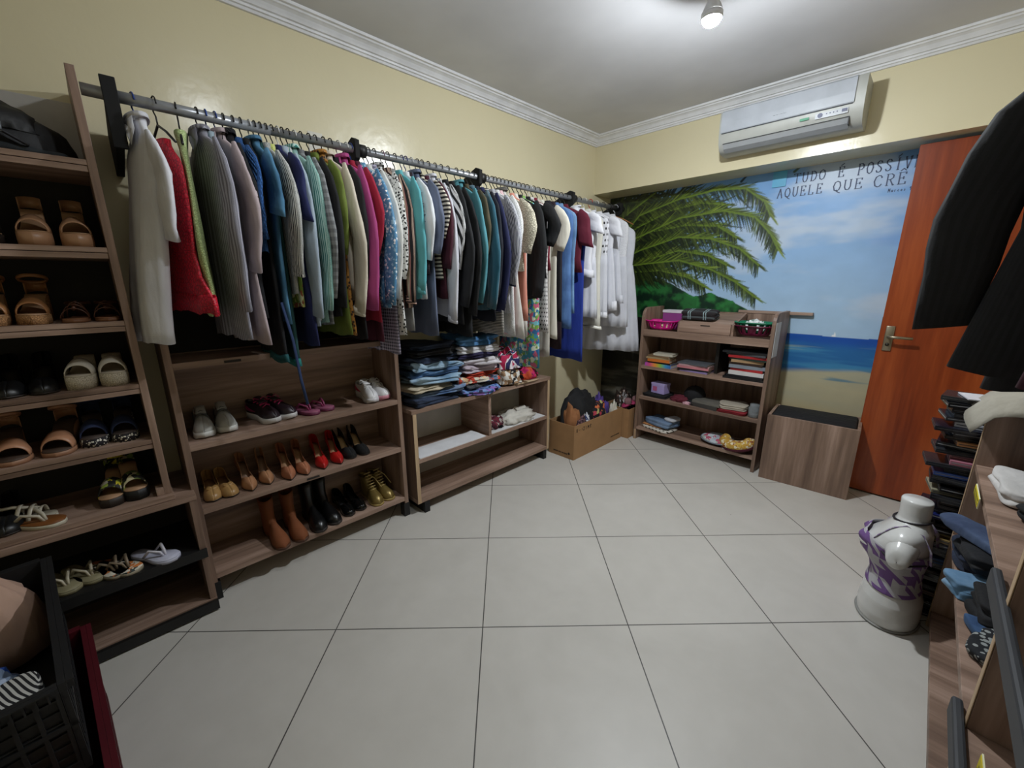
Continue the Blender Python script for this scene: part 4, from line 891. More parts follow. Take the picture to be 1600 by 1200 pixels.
        mb.grid([[(L * .02, c(.1) + q, z_) for q in (-.014, 0, .014)] for z_ in (.012, .06)]); mb.tube([(L * .8, c(.8), .044), (L * .5, c(.5), .064), (L * .28, c(.3), .064)], .004, 6)
        obj('straps', mb, m, t, solid=.002)
    return t
def pair(kind, lab, pl, z, col, ang=(0, 0), **k):
    for i, (x, y) in enumerate(pl):
        shoe(kind, lab.replace('%', 'left' if i == 0 else 'right'), x, y, z, col, ang=ang[i], side=1 if i == 0 else -1, **k)
# middle rack, upper shelf
pair('sneaker', '%-hand one of the worn grey-white strap sneakers', [(.235, -3.095), (.225, -3.005)], .735, '#a9a9a4', (-4, -2), velcro=True, sole='#c9c9c4', lace=P('#66686a', .5), accent=P('#45474c', .5))
pair('sneaker', '%-hand dark running shoe with bright pink laces', [(.235, -2.820), (.215, -2.735)], .735, '#241820', (16, 26), L=.23, sole='#c7c5c4', lace=P('#b0225f', .5), accent=P('#8d1f57', .5))
pair('thong', '%-hand pink flip-flop beside the running shoes', [(.235, -2.635), (.215, -2.555)], .735, '#8f3a63', (24, 24), L=.22, sole='#6e2c4c', ins=P('#96546f', .6))
shoe('sneaker', 'white sneaker with pink heel, left one by the side board, long lace', .255, -2.345, .735, '#d9d8da', -4, 1, L=.235, sole='#cfcdd0', accent=P('#c0355c', .5))
shoe('sneaker', 'white sneaker with pink sole edge, lace hanging over the shelf edge', .245, -2.262, .735, '#d9d8da', 12, 1, L=.20, sole='#c98a98', hang=True)
# middle shelf
TANP, NUDE, NUDE2, RED = '#a37f4e', '#a87a58', '#a96f52', '#b51f1e'
pair('flat', '%-hand mustard tan loafer with a bow', [(.245, -3.108), (.255, -3.040)], .448, TANP, (-2, 3), heel=.012, bow=True, W=.036, L=.235)
pair('pump', '%-hand nude round-toe heel next to the tan loafers', [(.258, -2.965), (.245, -2.890)], .448, NUDE, (0, -4), W=.035, point=True, ins=P('#8f7663', .5))
pair('pump', '%-hand dusty pink pointed pump in the middle of the row', [(.270, -2.805), (.270, -2.730)], .448, NUDE2, (-5, -5), point=True, W=.036, L=.25)
pair('pump', '%-hand bright red pointed pump', [(.262, -2.645), (.262, -2.560)], .448, RED, (-7, -7), point=True, W=.035, L=.25, coat=.3)
pair('pump', '%-hand black suede pump with pale insole', [(.240, -2.485), (.245, -2.410)], .448, '#0b0b0c', (0, -2), W=.034, ins=P('#c9a97c', .5), rough=.9)
# bottom shelf
pair('boot', '%-hand brown suede ankle boot', [(.315, -2.885), (.315, -2.800)], .130, '#7a4423', (4, 0), rough=.85, coat=0, shaft=.19, L=.26, sole='#4f2f1b')
pair('boot', '%-hand tall black leather boot', [(.298, -2.705), (.285, -2.620)], .130, '#0c0d0f', (0, 2), rough=.3, shaft=.20, L=.26, W=.04)
pair('flat', '%-hand low black patent shoe between black boots and gold boots', [(.262, -2.535), (.250, -2.462)], .130, '#0a0b0d', (0, 0), heel=.02, W=.035, rough=.18, ins=P('#17181a', .5), hs=.95)
pair('boot', '%-hand gold metallic lace-up boot', [(.272, -2.372), (.262, -2.292)], .130, P('#85713f', .35, metal=.5), (0, 4), L=.23, shaft=.12, laces=P('#bba46a', .5), sole='#a08a50', heel_=0)
# tall shelf, from its top shelf down
CM = P('#c9c2b4', .6)
pair('wedge', '%-hand nude platform heel on the second shelf from the top', [(.285, -3.425), (.285, -3.325)], 1.495, '#b08666', (0, 0), heel=.08, plat=.04, wm=P('#b08666', .4), L=.22, ankle=False)
shoe('wedge', 'black chunky heel at the left picture edge, second shelf from the top', .27, -3.53, 1.495, '#0b0b0c', 0, 1, heel=.08, plat=.03, L=.22)
pair('wedge', '%-hand tan cork wedge sandal, third shelf', [(.275, -3.565), (.28, -3.475)], 1.248, '#9c6c43', (0, -4), heel=.06, plat=.03, wm=F('lace', '#6d4a2c', '#a97d50', rough=.8, scale=2.5), L=.23)
pair('strap', '%-hand brown strappy flat sandal, third shelf', [(.285, -3.385), (.285, -3.300)], 1.248, '#53301f', (-4, -2), sole='#7b5238', W=.034, L=.22, ins=P('#8a5d40', .5))
pair('pump', '%-hand black heel with dark insole, fourth shelf', [(.275, -3.575), (.28, -3.495)], 1.018, '#0c0c0d', (0, 0), W=.038, ins=P('#2a2623', .5), hs=.9, coat=0)
shoe('strap', 'tan sandal toe at the left picture edge, fourth shelf', .27, -3.655, 1.018, '#9a7350', 0, 1)
pair('wedge', '%-hand cream mule with woven platform', [(.275, -3.415), (.285, -3.320)], 1.018, CM, (-8, -2), heel=.05, plat=.045, wm=F('lace', '#8f8470', '#cfc5b0', rough=.9, scale=3.0), back=False, L=.21, ins=P('#b5aa98', .6))
pair('wedge', '%-hand blush peep-toe shoe, third shelf from the bottom', [(.288, -3.605), (.284, -3.510)], .800, '#b38263', (4, -10), heel=.06, plat=.016, wm=P('#9c7257', .5), L=.235, W=.042, ins=P('#4a3a30', .6))
pair('wedge', '%-hand navy espadrille with black and white patterned sole', [(.255, -3.415), (.265, -3.330)], .800, Cl('#222f52'), (0, -3), heel=.05, plat=.03, wm=F('print', '#d9d5c8', '#1c1a20', rough=.8, scale=2.0), L=.22, ins=P('#4a3f3a', .6))
# bottom row of the upper unit
shoe('wedge', 'yellow and black flowered platform sandal', .285, -3.415, .568, F('floral', '#15140f', '#c9b81f', '#15140f', '#8a9a3a', '#b7b0a0', rough=.7, scale=1.3), -8, 1, heel=.05, plat=.032, L=.22, W=.038)
shoe('wedge', 'black wedge with flowered heel lining, next to the yellow flowered sandal', .285, -3.335, .568, F('floral', '#15140f', '#15140f', '#b9b08a', '#6d7f3c', rough=.7, scale=1.6), 4, -1, heel=.06, plat=.04, L=.20, wm=P('#121212', .6))
sd = shoe('thong', 'white sandal with brown insole lying on its side', .31, -3.53, .568, '#bdb6a4', 55, 1, sole='#c4bca9', ins=P('#7c4b22', .5), L=.23)
shoe('strap', 'white sandal sole tucked behind the sideways sandal', .215, -3.55, .568, '#b9b2a0', 80, -1, sole='#bfb8a6', ins=P('#a79f8d', .6), L=.20)
shoe('flat', 'dark shoe at the left edge on the lowest shelf of the tall shelf', .29, -3.665, .568, '#131416', 0, 1, heel=.02, ins=P('#1a1a1a', .6))
# flip-flops in the base unit
FL = F('floral', '#cfc9b4', '#2e3b38', '#c9793f', '#e2dccb', rough=.6, scale=1.4)
pair('thong', '%-hand olive-beige flip-flop on the black shelf', [(.315, -3.555), (.300, -3.485)], .300, '#c8bfa8', (26, 30), L=.20, sole='#8a8263', ins=P('#8f8768', .6))
pair('thong', '%-hand flip-flop with colourful pattern', [(.325, -3.425), (.335, -3.385)], .300, '#8a7a66', (30, 34), L=.19, sole='#9b917c', ins=FL)
shoe('thong', 'pale lilac-white flip-flop at the right end of the black shelf', .345, -3.270, .300, '#d5d3dc', 38, -1, L=.20, W=.040, sole='#b9bacb', ins=P('#bfc0d2', .6))

# ------------------------------------------------------------------ folded and crumpled cloth
def nv(p, s, seed): return mn.noise(Vector((p[0] * s + seed * 7.3, p[1] * s - seed * 3.1, p[2] * s + seed)))
def folded(name, label, cat, x, y, z, w_, d_, h_, m, rz=0, layers=2, seed=1, group=None, amp=.012, droop=0, hang=0):
    N_ = 36; rows = []
    def ring(f, z_):
        r = []
        for i in range(N_):
            a = 2 * PI * i / N_; c, s = math.cos(a), math.sin(a); e = .35
            px_ = (abs(c) ** e) * (1 if c > 0 else -1) * w_ / 2 * f; py_ = (abs(s) ** e) * (1 if s > 0 else -1) * d_ / 2 * f
            q = nv((px_, py_, z_), 14, seed); q2 = nv((px_, py_, z_ * 3), 34, seed + 5)
            zz = z_ + amp * .9 * q * (z_ / h_) * f ** 2; k = 1 + (amp * 1.6 * q + amp * .8 * q2) / max(w_, d_) * 2
            dd = droop * max(0, px_ / w_ * 2) ** 3 if droop else 0
            r.append((px_ * k + hang * max(0, (px_ / w_ * 2)) ** 4 * .0, py_ * k, max(0.0, zz - dd)) if not droop else (px_ * k, py_ * k, zz - dd))
        return r
    for f in (.05, .5, .92): rows.append(ring(f, 0.0))
    for l in range(layers):
        z0 = h_ * l / layers; dz = h_ / layers
        for q, o in ((.08, .97), (.3, 1.0), (.7, 1.0), (.92, .97)): rows.append(ring(o + .02 * nv((l, q, 0), 3, seed), z0 + dz * q))
        if l < layers - 1: rows.append(ring(.945, z0 + dz))
    for f in (.9, .6, .3, .05): rows.append(ring(f, h_ + .002 * (1 - f)))
    mb = MB(); mb.grid(rows, True, True, True, uv=lambda j, i, p: (p[0], p[1] + p[2]))
    o = obj(name, mb, m, None, (x, y, z), (0, 0, math.radians(rz)), smooth=True, sub=1); return tag(o, label, cat, group)
CLIP = {'clothes heaped in the long cardboard box': (.270, .507, -.864, -.173, .295), 'things in the corner cardboard box': (.308, .567, -.142, .192, .28)}
def heap(name, label, cat, x, y, z, rx, ry, rz_, m, seed=1, amp=.28, fr=2.4, rot=0, group=None, parent=None, flat=.0, sub=4, clip=None):
    if clip is None and group: clip = CLIP.get(group)
    bm = bmesh.new(); bmesh.ops.create_icosphere(bm, subdivisions=sub, radius=1.0)
    for v in bm.verts:
        p = v.co.copy(); q = mn.fractal(p * fr + Vector((seed, seed * 2, 0)), 1.0, 2.0, 4); zf_ = max(0, p.z) ** .72; r = 1 + amp * q + amp * .5 * abs(mn.noise(p * fr * 2.3 + Vector((0, seed, 0))))
        v.co = Vector((p.x * rx * r, p.y * ry * r, zf_ * rz_ * r * .92 if p.z > 0 else p.z * rz_ * .04))
    mb = MB(); mb.v = [tuple(v.co) for v in bm.verts]; mb.f = [tuple(v.index for v in f.verts) for f in bm.faces]; bm.free()
    zmin = min(v[2] for v in mb.v); mb.v = [(a, b, c - zmin) for a, b, c in mb.v]
    if clip:
        q_ = clip; nvv = []
        for a, b, c in mb.v:
            if c + z < q_[4]: a, b = min(max(a, q_[0] - x), q_[1] - x), min(max(b, q_[2] - y), q_[3] - y)
            nvv.append((a, b, c))
        mb.v = nvv
    mb.uv = [[(mb.v[i][0], mb.v[i][1] + mb.v[i][2] * .7) for i in f] for f in mb.f]; mb.m = [0] * len(mb.f)
    o = obj(name, mb, m, parent, (x, y, z), (0, 0, math.radians(rot)))
    return tag(o, label, cat, group) if label else o
JD, JM, JL = F('denim', '#141b2c', '#2c3a54', rough=.9), F('denim', '#2a4468', '#587ca4', rough=.9), F('denim', '#5c7f9e', '#a9c0cf', rough=.9)
# stack 1: jeans and shorts
zt = .6645; st = 'jeans stack on the low cabinet'
for (w_, d_, h_, m, lb, nm, ct, dx_, dy_) in [
    (.27, .36, .040, JD, 'frayed dark denim shorts at the bottom of the left jeans stack', 'denim_shorts', 'shorts', .01, 0),
    (.25, .35, .034, F('denim', '#33507a', '#8fa3bd', rough=.9), 'frayed mid blue shorts, second from the bottom of the left jeans stack', 'denim_shorts', 'shorts', .005, .01),
    (.27, .32, .036, Cl('#b3a892'), 'beige shorts low in the left jeans stack', 'folded_shorts', 'shorts', .0, -.02),
    (.25, .34, .036, JL, 'very light blue jeans in the left stack', 'folded_jeans', 'jeans', .01, .02),
    (.25, .33, .032, JM, 'medium blue jeans in the left stack above the very light pair', 'folded_jeans', 'jeans', -.01, .02),
    (.24, .30, .040, JL, 'pale ripped jeans in the upper half of the left stack', 'folded_jeans', 'jeans', .0, .03),
    (.24, .32, .034, JD, 'dark navy jeans third from the top of the left stack', 'folded_jeans', 'jeans', -.01, -.01),
    (.23, .31, .034, Cl('#1a1b20'), 'black folded trousers second from the top of the left stack', 'folded_trousers', 'trousers', -.01, .0),
    (.23, .30, .030, JD, 'dark blue folded jeans on top of the left stack', 'folded_jeans', 'jeans', -.02, .01)]:
    folded(nm, lb, ct, .165 + dx_, -1.955 + dy_, zt, w_, d_, h_, m, rz=random.Random(zt).uniform(-11, 11), layers=2, seed=int(zt * 100), group=st, amp=.045); zt += h_ + .0045
# stack 2
zt = .6645; st = 'clothes stack in the middle of the low cabinet'
for (w_, d_, h_, m, lb, nm, dx_, dy_) in [
    (.28, .28, .030, F('floral', '#3a5f9c', '#6f8fc2', '#8a6ab0', '#2b3050', rough=.9), 'blue and violet patterned garment at the bottom of the middle stack', 'folded_shirt', .04, 0),
    (.25, .27, .030, F('hstripe', '#23242a', '#55585e', rough=.9), 'dark striped garment in the middle stack', 'folded_shirt', .01, .02),
    (.26, .28, .036, F('floral', '#c9c2b0', '#b8402c', '#5c6f8a', '#d9b48a', rough=.9), 'multicoloured printed garment in the middle stack', 'folded_shirt', .02, .01),
    (.25, .27, .030, Cl('#b43a26'), 'orange-red folded garment in the middle stack', 'folded_shirt', .01, .02),
    (.26, .28, .040, Cl('#b5a8b3'), 'pale mauve folded garment in the middle stack', 'folded_shirt', .02, .0),
    (.26, .27, .038, Cl('#c9c4c9'), 'off-white folded garment with soft pink cast in the middle stack', 'folded_shirt', .01, .01),
    (.25, .27, .030, Cl('#2a2549'), 'deep violet folded garment in the middle stack', 'folded_shirt', .0, .01),
    (.26, .28, .042, Cl('#c6c5c8'), 'white folded trousers high in the middle stack', 'folded_trousers', .01, 0),
    (.25, .29, .055, F('denim', '#2f5f8f', '#5a8ab8', rough=.9), 'bright blue folded jeans on top of the middle stack', 'folded_jeans', -.01, .01)]:
    folded(nm, lb, nm.split('_')[1], .165 + dx_, -1.615 + dy_, zt, w_, d_, h_, m, rz=random.Random(zt + 3).uniform(-13, 13), layers=2, seed=int(zt * 90), group=st, amp=.05); zt += h_ + .0045
heap('brown_knit', 'grey-brown knitted piece behind the two tall stacks', 'sweater', .10, -1.79, .665, .08, .06, .28, F('knit', '#57504a', rough=1., scale=2.), seed=3)
# stack 3
zt = .6645
folded('cardboard_sheet', 'beige flat cardboard piece under the right-hand pile', 'cardboard', .20, -1.20, zt, .27, .30, .010, P('#b09a7c', .8), layers=1, seed=3, amp=.003)
heap('printed_blouse', 'white and black crumpled blouse in the right-hand pile', 'blouse', .23, -1.34, zt + .012, .10, .10, .13, F('floral', '#cfccc4', '#17151a', '#cfccc4', '#8c6f52', rough=.9, scale=.8), seed=6)
heap('striped_blouse', 'crimson, white and navy striped blouse on the right-hand pile', 'blouse', .19, -1.30, zt + .115, .12, .15, .14, F('tri', '#b01f4c', '#d9d0d6', '#252657', rough=.85, scale=.6), seed=9)
heap('pink_garment', 'bright pink crumpled garment at the front of the right-hand pile', 'shirt', .23, -1.14, zt + .012, .08, .09, .09, F('floral', '#b81f5c', '#b81f5c', '#1c1b22', '#c24a2a', rough=.85, scale=.8), seed=12)
heap('dark_garment', 'dark patterned garment at the right of the pile', 'shirt', .12, -1.10, zt + .003, .09, .10, .18, F('floral', '#1c1a20', '#2c2630', '#6b2a3a', '#1c1a20', rough=.9), seed=14)
heap('white_cloth', 'crumpled white cloths on the white board in the right compartment', 'cloth', .20, -1.22, .3575, .095, .17, .075, Cl('#c3bfb6'), seed=20, amp=.4, fr=3.2)
heap('patterned_cloth', 'crumpled dark red and black printed cloth in the right compartment', 'cloth', .19, -1.44, .3575, .085, .085, .075, F('floral', '#4a1524', '#1a1518', '#a3a09a', '#6d2032', rough=.9, scale=1.2), seed=23, amp=.4)
# cardboard boxes
CB = P('#a07a52', .85)
def carton(label, x0, x1, y0, y1, h_, marks):
    t = thing('cardboard_box', label, 'box', ((x0 + x1) / 2, (y0 + y1) / 2, 0)); a, b = (x1 - x0) / 2, (y1 - y0) / 2; th = .005
    mb = MB()
    for q in ((-a, a, -b, -b + th), (-a, a, b - th, b), (-a, -a + th, -b + th, b - th), (a - th, a, -b + th, b - th)): mb.box(*q, .001, h_)
    mb.box(-a + th, a - th, -b + th, b - th, .001, .006); obj('carton', mb, CB, t, smooth=False)
    if marks:
        ink = P('#2b2018', .8); mb = MB(); rnd = random.Random(3)
        u0 = -b + .03          # handwriting on the long front face, near its left end
        letters = [[(0, 1), (0, .2), (.5, .1), (.6, 1)], [(.2, .5), (.9, .5)], [(.5, .8), (.5, .2)], [(0, .8), (.5, 1), (.6, .6), (0, 0), (.8, 0)], [(.3, 1), (.3, 0)], [(0, 0), (.1, .9), (.4, .3), (.7, .9), (.8, 0)], [(.1, .5), (.7, .6), (.5, 1), (.1, .6), (.3, 0), (.8, .1)]]
        for li, pl in enumerate(letters):
            for p_, q_ in zip(pl, pl[1:]):
                A_ = Vector((a + .001, u0 + li * .030 + p_[0] * .022, h_ - .060 + p_[1] * .030)); B_ = Vector((a + .001, u0 + li * .030 + q_[0] * .022, h_ - .060 + q_[1] * .030)); mb.tube([A_, B_], .0016, 5)
        for k in range(16): mb.box(a, a + .001, b - .17 + k * .009, b - .17 + k * .009 + rnd.uniform(.003, .007), .045, .056)
        for k in range(16): mb.box(-a + .05 + k * .009, -a + .05 + k * .009 + rnd.uniform(.003, .007), -b - .001, -b, .032, .043)
        mb.lathe([(.010, 0), (.010, .001)], 14); n_ = 28; mb.v[-n_:] = [(a - .045 + v[0], -b - .0005 - v[2], .045 + v[1]) for v in mb.v[-n_:]]
        obj('printing', mb, ink, t, smooth=False)
    return t
carton('long brown cardboard box overflowing with clothes, front corner', .262, .515, -.872, -.165, .285, True)
carton('smaller brown cardboard box in the corner behind the long one', .30, .575, -.150, .20, .272, False)
tag(obj('tube_end', MB().box(.5765, .583, -.05, -.02, .02, .22), P('#8f9396', .4), smooth=False), 'grey strip leaning at the side of the corner cardboard box', 'strip')
gb = 'clothes heaped in the long cardboard box'
heap('black_garment', 'big black garment heaped at the back of the long cardboard box', 'clothes', .375, -.62, .03, .10, .235, .50, BLACKCLOTH, seed=31, amp=.16, fr=1.6, group=gb)
heap('brown_garment', 'tan brown garment under the black one in the cardboard box', 'clothes', .42, -.79, .03, .085, .07, .40, Cl('#8a5a35'), seed=33, group=gb, amp=.15)
heap('speckled_blouse', 'dark burgundy blouse with tiny pink speckles in the cardboard box', 'clothes', .445, -.74, .03, .085, .12, .33, F('print', '#7d5a60', '#2a161c', rough=.9, scale=1.6), seed=35, group=gb, amp=.15)
heap('printed_garment', 'black garment with orange and pink flowers in the cardboard box', 'clothes', .40, -.45, .03, .10, .15, .36, F('floral', '#14121a', '#14121a', '#14121a', '#c9683c', '#14121a', '#b83f52', '#b9b070', rough=.9, scale=.8), seed=38, group=gb, amp=.2)
heap('purple_garment', 'violet garment with frills in the cardboard box', 'clothes', .36, -.30, .03, .08, .10, .36, Cl('#4d3a86'), seed=41, group=gb, amp=.3)
heap('white_garment', 'small white and blue garment at the front edge of the cardboard box', 'clothes', .465, -.66, .03, .042, .06, .32, F('floral', '#c9c9d0', '#c9c9d0', '#2f3a66', '#8f8f9c', rough=.9, scale=.8), seed=43, group=gb, amp=.2)
heap('cream_garment', 'cream scrap of cloth at the right end of the cardboard box', 'clothes', .455, -.225, .03, .045, .045, .31, Cl('#c9c3b4'), seed=44, group=gb, amp=.2)
gb = 'things in the corner cardboard box'
heap('plastic_bag', 'crinkled brownish clear plastic bag in the corner box', 'bag', .42, .03, .03, .10, .13, .33, F('print', '#a39a94', '#5f4a42', '#2f2622', rough=.25, scale=.5), seed=47, group=gb, amp=.3)
heap('green_cloth', 'dark green scrap beside the plastic bag', 'cloth', .40, -.10, .03, .05, .03, .27, Cl('#1f5a37'), seed=49, group=gb, amp=.15)
heap('black_cloth', 'black cloth along the right of the corner box', 'cloth', .51, .06, .03, .05, .12, .25, BLACKCLOTH, seed=50, group=gb, amp=.1)
for i, (x_, y_, r_, lb) in enumerate(((.505, -.07, 60, 'pale pink fluffy slipper, the left of the two'), (.545, -.01, 82, 'pale pink fluffy slipper with magenta lining, the right of the two'))):
    t = thing('slipper', lb, 'slipper', (x_, y_, .285 + .02 * i), 0, gb, rot=(.2, -.5 + .2 * i, math.radians(r_)))
    mb = MB(); mb.grid([[(.0 + .055 * math.cos(b_) * sc_, .032 * math.sin(b_) * sc_, z_) for b_ in [2 * PI * k / 18 for k in range(18)]] for sc_, z_ in ((.7, 0), (1, .006), (1, .014), (.8, .02))], True, True, True); obj('sole', mb, P('#a02a58', .7), t)
    heap('upper', None, None, .02, 0, .018, .034, .032, .045, F('knit', '#d9a3a6', rough=1., scale=3.), seed=52 + i, amp=.2, parent=t, sub=3)
# ------------------------------------------------------------------ book shelf contents
def book(label, x, y, z, w_, d_, t_, col, rz=0, pages='#cfc8b8', group='books on the shelf by the mural', cat='book', nm='book'):
    t = thing(nm, label, cat, (x, y, z + .0004), math.radians(rz), group); m = col if not isinstance(col, str) else P(col, .4)
    obj('cover', MB().box(-w_ / 2, w_ / 2, -d_ / 2, d_ / 2, 0, .0015).box(-w_ / 2, w_ / 2, -d_ / 2, d_ / 2, t_ - .0015, t_).box(-w_ / 2, w_ / 2, -d_ / 2, -d_ / 2 + .0015, .0015, t_ - .0015), m, t, smooth=False)
    obj('pages', bx(-w_ / 2 + .003, w_ / 2 - .003, -d_ / 2 + .0017, d_ / 2 - .003, .0016, t_ - .0016), P(pages, .8), t, smooth=False); return t
RB = F('vstripe', '#c34f9c', '#d9b23a', rough=.5, scale=6)
def rainbow():
    N = NT('rainbow_cover'); tc = N.n('TexCoord').outputs['Object']; s = N.n('SeparateXYZ', i_0=tc).outputs[0]
    N.color(N.ramp(N.math('MULTIPLY_ADD', s, 4.2, .5), [(0, '#a050b8'), (.2, '#d0507c'), (.4, '#e8913a'), (.6, '#8fc04a'), (.8, '#3c8fc0'), (1, '#3f5fb0')])); N.b.inputs['Roughness'].default_value = .4; return N.m
def stack(x, y, z, lst):
    for (lb, w_, d_, t_, col, dx_, rz) in lst:
        book(lb, x + dx_, y, z, w_, d_, t_, col, rz); z += t_ + .0009
stack(.765, .0, .675, [
    ('book with rainbow coloured spine at the bottom of the left book stack', .225, .16, .028, rainbow(), 0, 1),
    ('black spined book second from the bottom of the left stack', .20, .15, .012, '#17181a', .01, -2),
    ('orange book in the middle of the left book stack', .19, .15, .024, '#c9702f', .0, 2),
    ('pale brown thin book above the orange one', .20, .15, .013, '#a08a66', -.01, 4),
    ('brown paperback second from the top of the left stack', .19, .14, .014, '#7a6248', .0, -4),
    ('cream book on top of the left book stack', .165, .13, .018, '#b9b3a2', .03, 3)])
stack(1.055, .0, .675, [
    ('white and violet magazine at the bottom of the middle book stack', .22, .16, .012, '#8a7aa8', .01, -2),
    ('black thin book second from the bottom of the middle stack', .24, .16, .013, '#1d1b20', .0, 2),
    ('pink spined book in the middle book stack', .245, .16, .018, '#c07a80', .0, 0),
    ('pale pink booklet above the pink spined book', .235, .16, .012, '#b98f92', .005, 2),
    ('grey covered book on top of the middle book stack', .24, .17, .012, '#54575c', .0, -3)])
stack(1.43, .0, .675, [
    ('black large book at the bottom of the right book stack', .27, .18, .018, '#141416', -.01, 2),
    ('black shiny case second from the bottom of the right stack', .24, .17, .014, '#1b1c20', .0, -2),
    ('white book with red corner low in the right stack', .23, .17, .030, '#c9c6c4', .005, 1),
    ('red and white paperback in the right book stack', .215, .16, .018, '#a82a2c', .01, -3),
    ('grey-blue book in the middle of the right stack', .235, .17, .024, '#7f868f', .005, 2),
    ('dark brown book in the right stack below the tan one', .22, .16, .016, '#3a2a22', .0, -3),
    ('tan book with worn spine in the right book stack', .21, .16, .020, '#a58663', .0, 4),
    ('dark green thin book in the right stack', .24, .17, .012, '#20312a', .01, -2),
    ('bright red book near the top of the right stack', .25, .17, .018, '#a3262a', .0, 3),
    ('slim grey book above the bright red one', .26, .17, .014, '#4b4d52', -.005, -3),
    ('black folder on top of the right book stack', .29, .19, .014, '#1a1a1d', -.02, 3)])
# upper deck: baskets, plaid cloth, box lid
def basket(label, x, y, z, col, cloth, rz=0):
    t = thing('plastic_basket', label, 'basket', (x, y, z + .001), math.radians(rz)); m = P(col, .35); n = 48
    def rg(f, z_, k=1.0): return [(.125 * f * (abs(math.cos(a)) ** .7) * (1 if math.cos(a) > 0 else -1), .085 * f * (abs(math.sin(a)) ** .7) * (1 if math.sin(a) > 0 else -1), z_) for a in [2 * PI * i / n for i in range(n)]]
    mb = MB(); lv = [rg(.62, 0), rg(.72, .008), rg(.80, .022), rg(.95, .062), rg(1.0, .072), rg(1.07, .076), rg(1.08, .070)]
    o = len(mb.v)
    for r in lv: mb.v += r
    for j in range(len(lv) - 1):
        for i in range(n):
            if j == 2 and i % 3 == 1: continue          # slots in the wall
            a = j * n + i; b = j * n + (i + 1) % n; mb.f.append((a, b, b + n, a + n)); mb.uv.append(None); mb.m.append(0)
    mb.f.append(tuple(range(n))[::-1]); mb.uv.append(None); mb.m.append(0)
    obj('shell', mb, m, t, solid=.002)
    return t
basket('bright pink slotted plastic basket at the left of the book shelf top', .745, -.01, .985, '#cf1683', 0)
basket('dark green oval basket at the right end of the book shelf top', 1.43, .02, 1.012, '#12724f', 0)
basket('dark maroon basket nested under the green one', 1.43, .018, .9885, '#5c1030', 0)
heap('beige_trinkets', 'beige trinkets and pegs inside the pink basket', 'trinkets', .745, -.02, .990, .07, .045, .035, F('floral', '#c9b48a', '#b0946a', '#d9cdb0', rough=.6, scale=3.), seed=60, amp=.4, fr=4)
heap('clear_bag', 'clear plastic bag of small white things in the green basket', 'bag', 1.43, .015, 1.016, .075, .05, .085, F('print', '#b9bfc0', '#8fa39c', '#dfe3e3', rough=.2, scale=.5), seed=62, amp=.35, fr=3)
t = thing('purple_box', 'flat purple box with white lid leaning behind the pink basket', 'box', (.80, .11, .985), 0, None)
obj('base', bx(-.09, .09, -.05, .05, 0, .135), P('#8d3f86', .5), t, smooth=False, bevel=.002); obj('lid', bx(-.093, .093, -.053, .053, .1355, .158), P('#d9d5dc', .4), t, smooth=False, bevel=.002)
PLD = NT('tartan'); _tc = PLD.n('TexCoord').outputs['Object']; _s = PLD.n('SeparateXYZ', i_0=_tc).outputs
_a = PLD.math('LESS_THAN', PLD.math('ABSOLUTE', PLD.math('SUBTRACT', PLD.math('FRACT', PLD.math('MULTIPLY', _s[0], 8.5)), .5)), .10)
_b = PLD.math('LESS_THAN', PLD.math('ABSOLUTE', PLD.math('SUBTRACT', PLD.math('FRACT', PLD.math('MULTIPLY', _s[0], 8.5)), .5)), .04)
_c = PLD.math('LESS_THAN', PLD.math('ABSOLUTE', PLD.math('SUBTRACT', PLD.math('FRACT', PLD.math('MULTIPLY', PLD.math('ADD', _s[1], _s[2]), 14)), .5)), .10)
PLD.color(PLD.mix(PLD.math('MULTIPLY', _c, .45), PLD.mix(PLD.math('SUBTRACT', _a, _b), lin('#221c1e'), lin('#8fa5a8')), lin('#5f6a6c'))); PLD.b.inputs['Roughness'].default_value = .85
o = folded('plaid_blanket', 'folded dark plaid blanket with pale blue lines on the slanting box', 'blanket', 1.03, .025, 1.095, .27, .12, .062, PLD.m, layers=2, seed=63, amp=.006); o.rotation_euler = (.22, 0, 0)
# third level
folded('black_cloth', 'black folded cloth under the lilac box', 'cloth', .745, .02, .4025, .22, .17, .028, BLACKCLOTH, layers=2, seed=64)
t = thing('gift_box', 'small lilac cardboard box with pink picture on black cloth', 'box', (.765, .02, .434), math.radians(-8)); obj('carton', bx(-.062, .062, -.045, .045, 0, .088), P('#a99bd0', .5), t, smooth=False, bevel=.002)
obj('lid', bx(-.0635, .0635, -.0465, .0465, .072, .0895), P('#b3a6d6', .5), t, smooth=False); obj('printed_picture', bx(-.045, -.005, -.0466, -.0451, .02, .06), P('#b85f86', .5), t, smooth=False)
def cap(label, x, y, z, col, rz, dark=None, tilt=0):
    t = thing('baseball_cap', label, 'cap', (x, y, z), 0, rot=(0, tilt, math.radians(rz))); m = Cl(col)
    mb = MB().lathe([(.082, 0), (.086, .02), (.082, .05), (.066, .082), (.04, .102), (.012, .112), (0, .113)], 24, cap=False); obj('crown', mb, m, t, solid=.002)
    mb = MB(); mb.grid([[((.078 + .075 * q * math.cos(a)) * math.cos(a) if False else .078 * math.cos(a) + .072 * q * math.cos(a) ** .5, .078 * math.sin(a), .004 - .012 * q + .010 * math.cos(a * 1.3)) for a in [-1.15 + 2.3 * i / 16 for i in range(17)]] for q in (0, .5, 1)]); obj('brim', mb, Cl(dark) if dark else m, t, solid=.003)
    obj('top_button', MB().lathe([(.006, .113), (.005, .118), (0, .119)], 10), m, t)
    return t
cap('black cap in the middle of the third shelf level', 1.04, .07, .425, '#0f0e12', -70, tilt=.1)
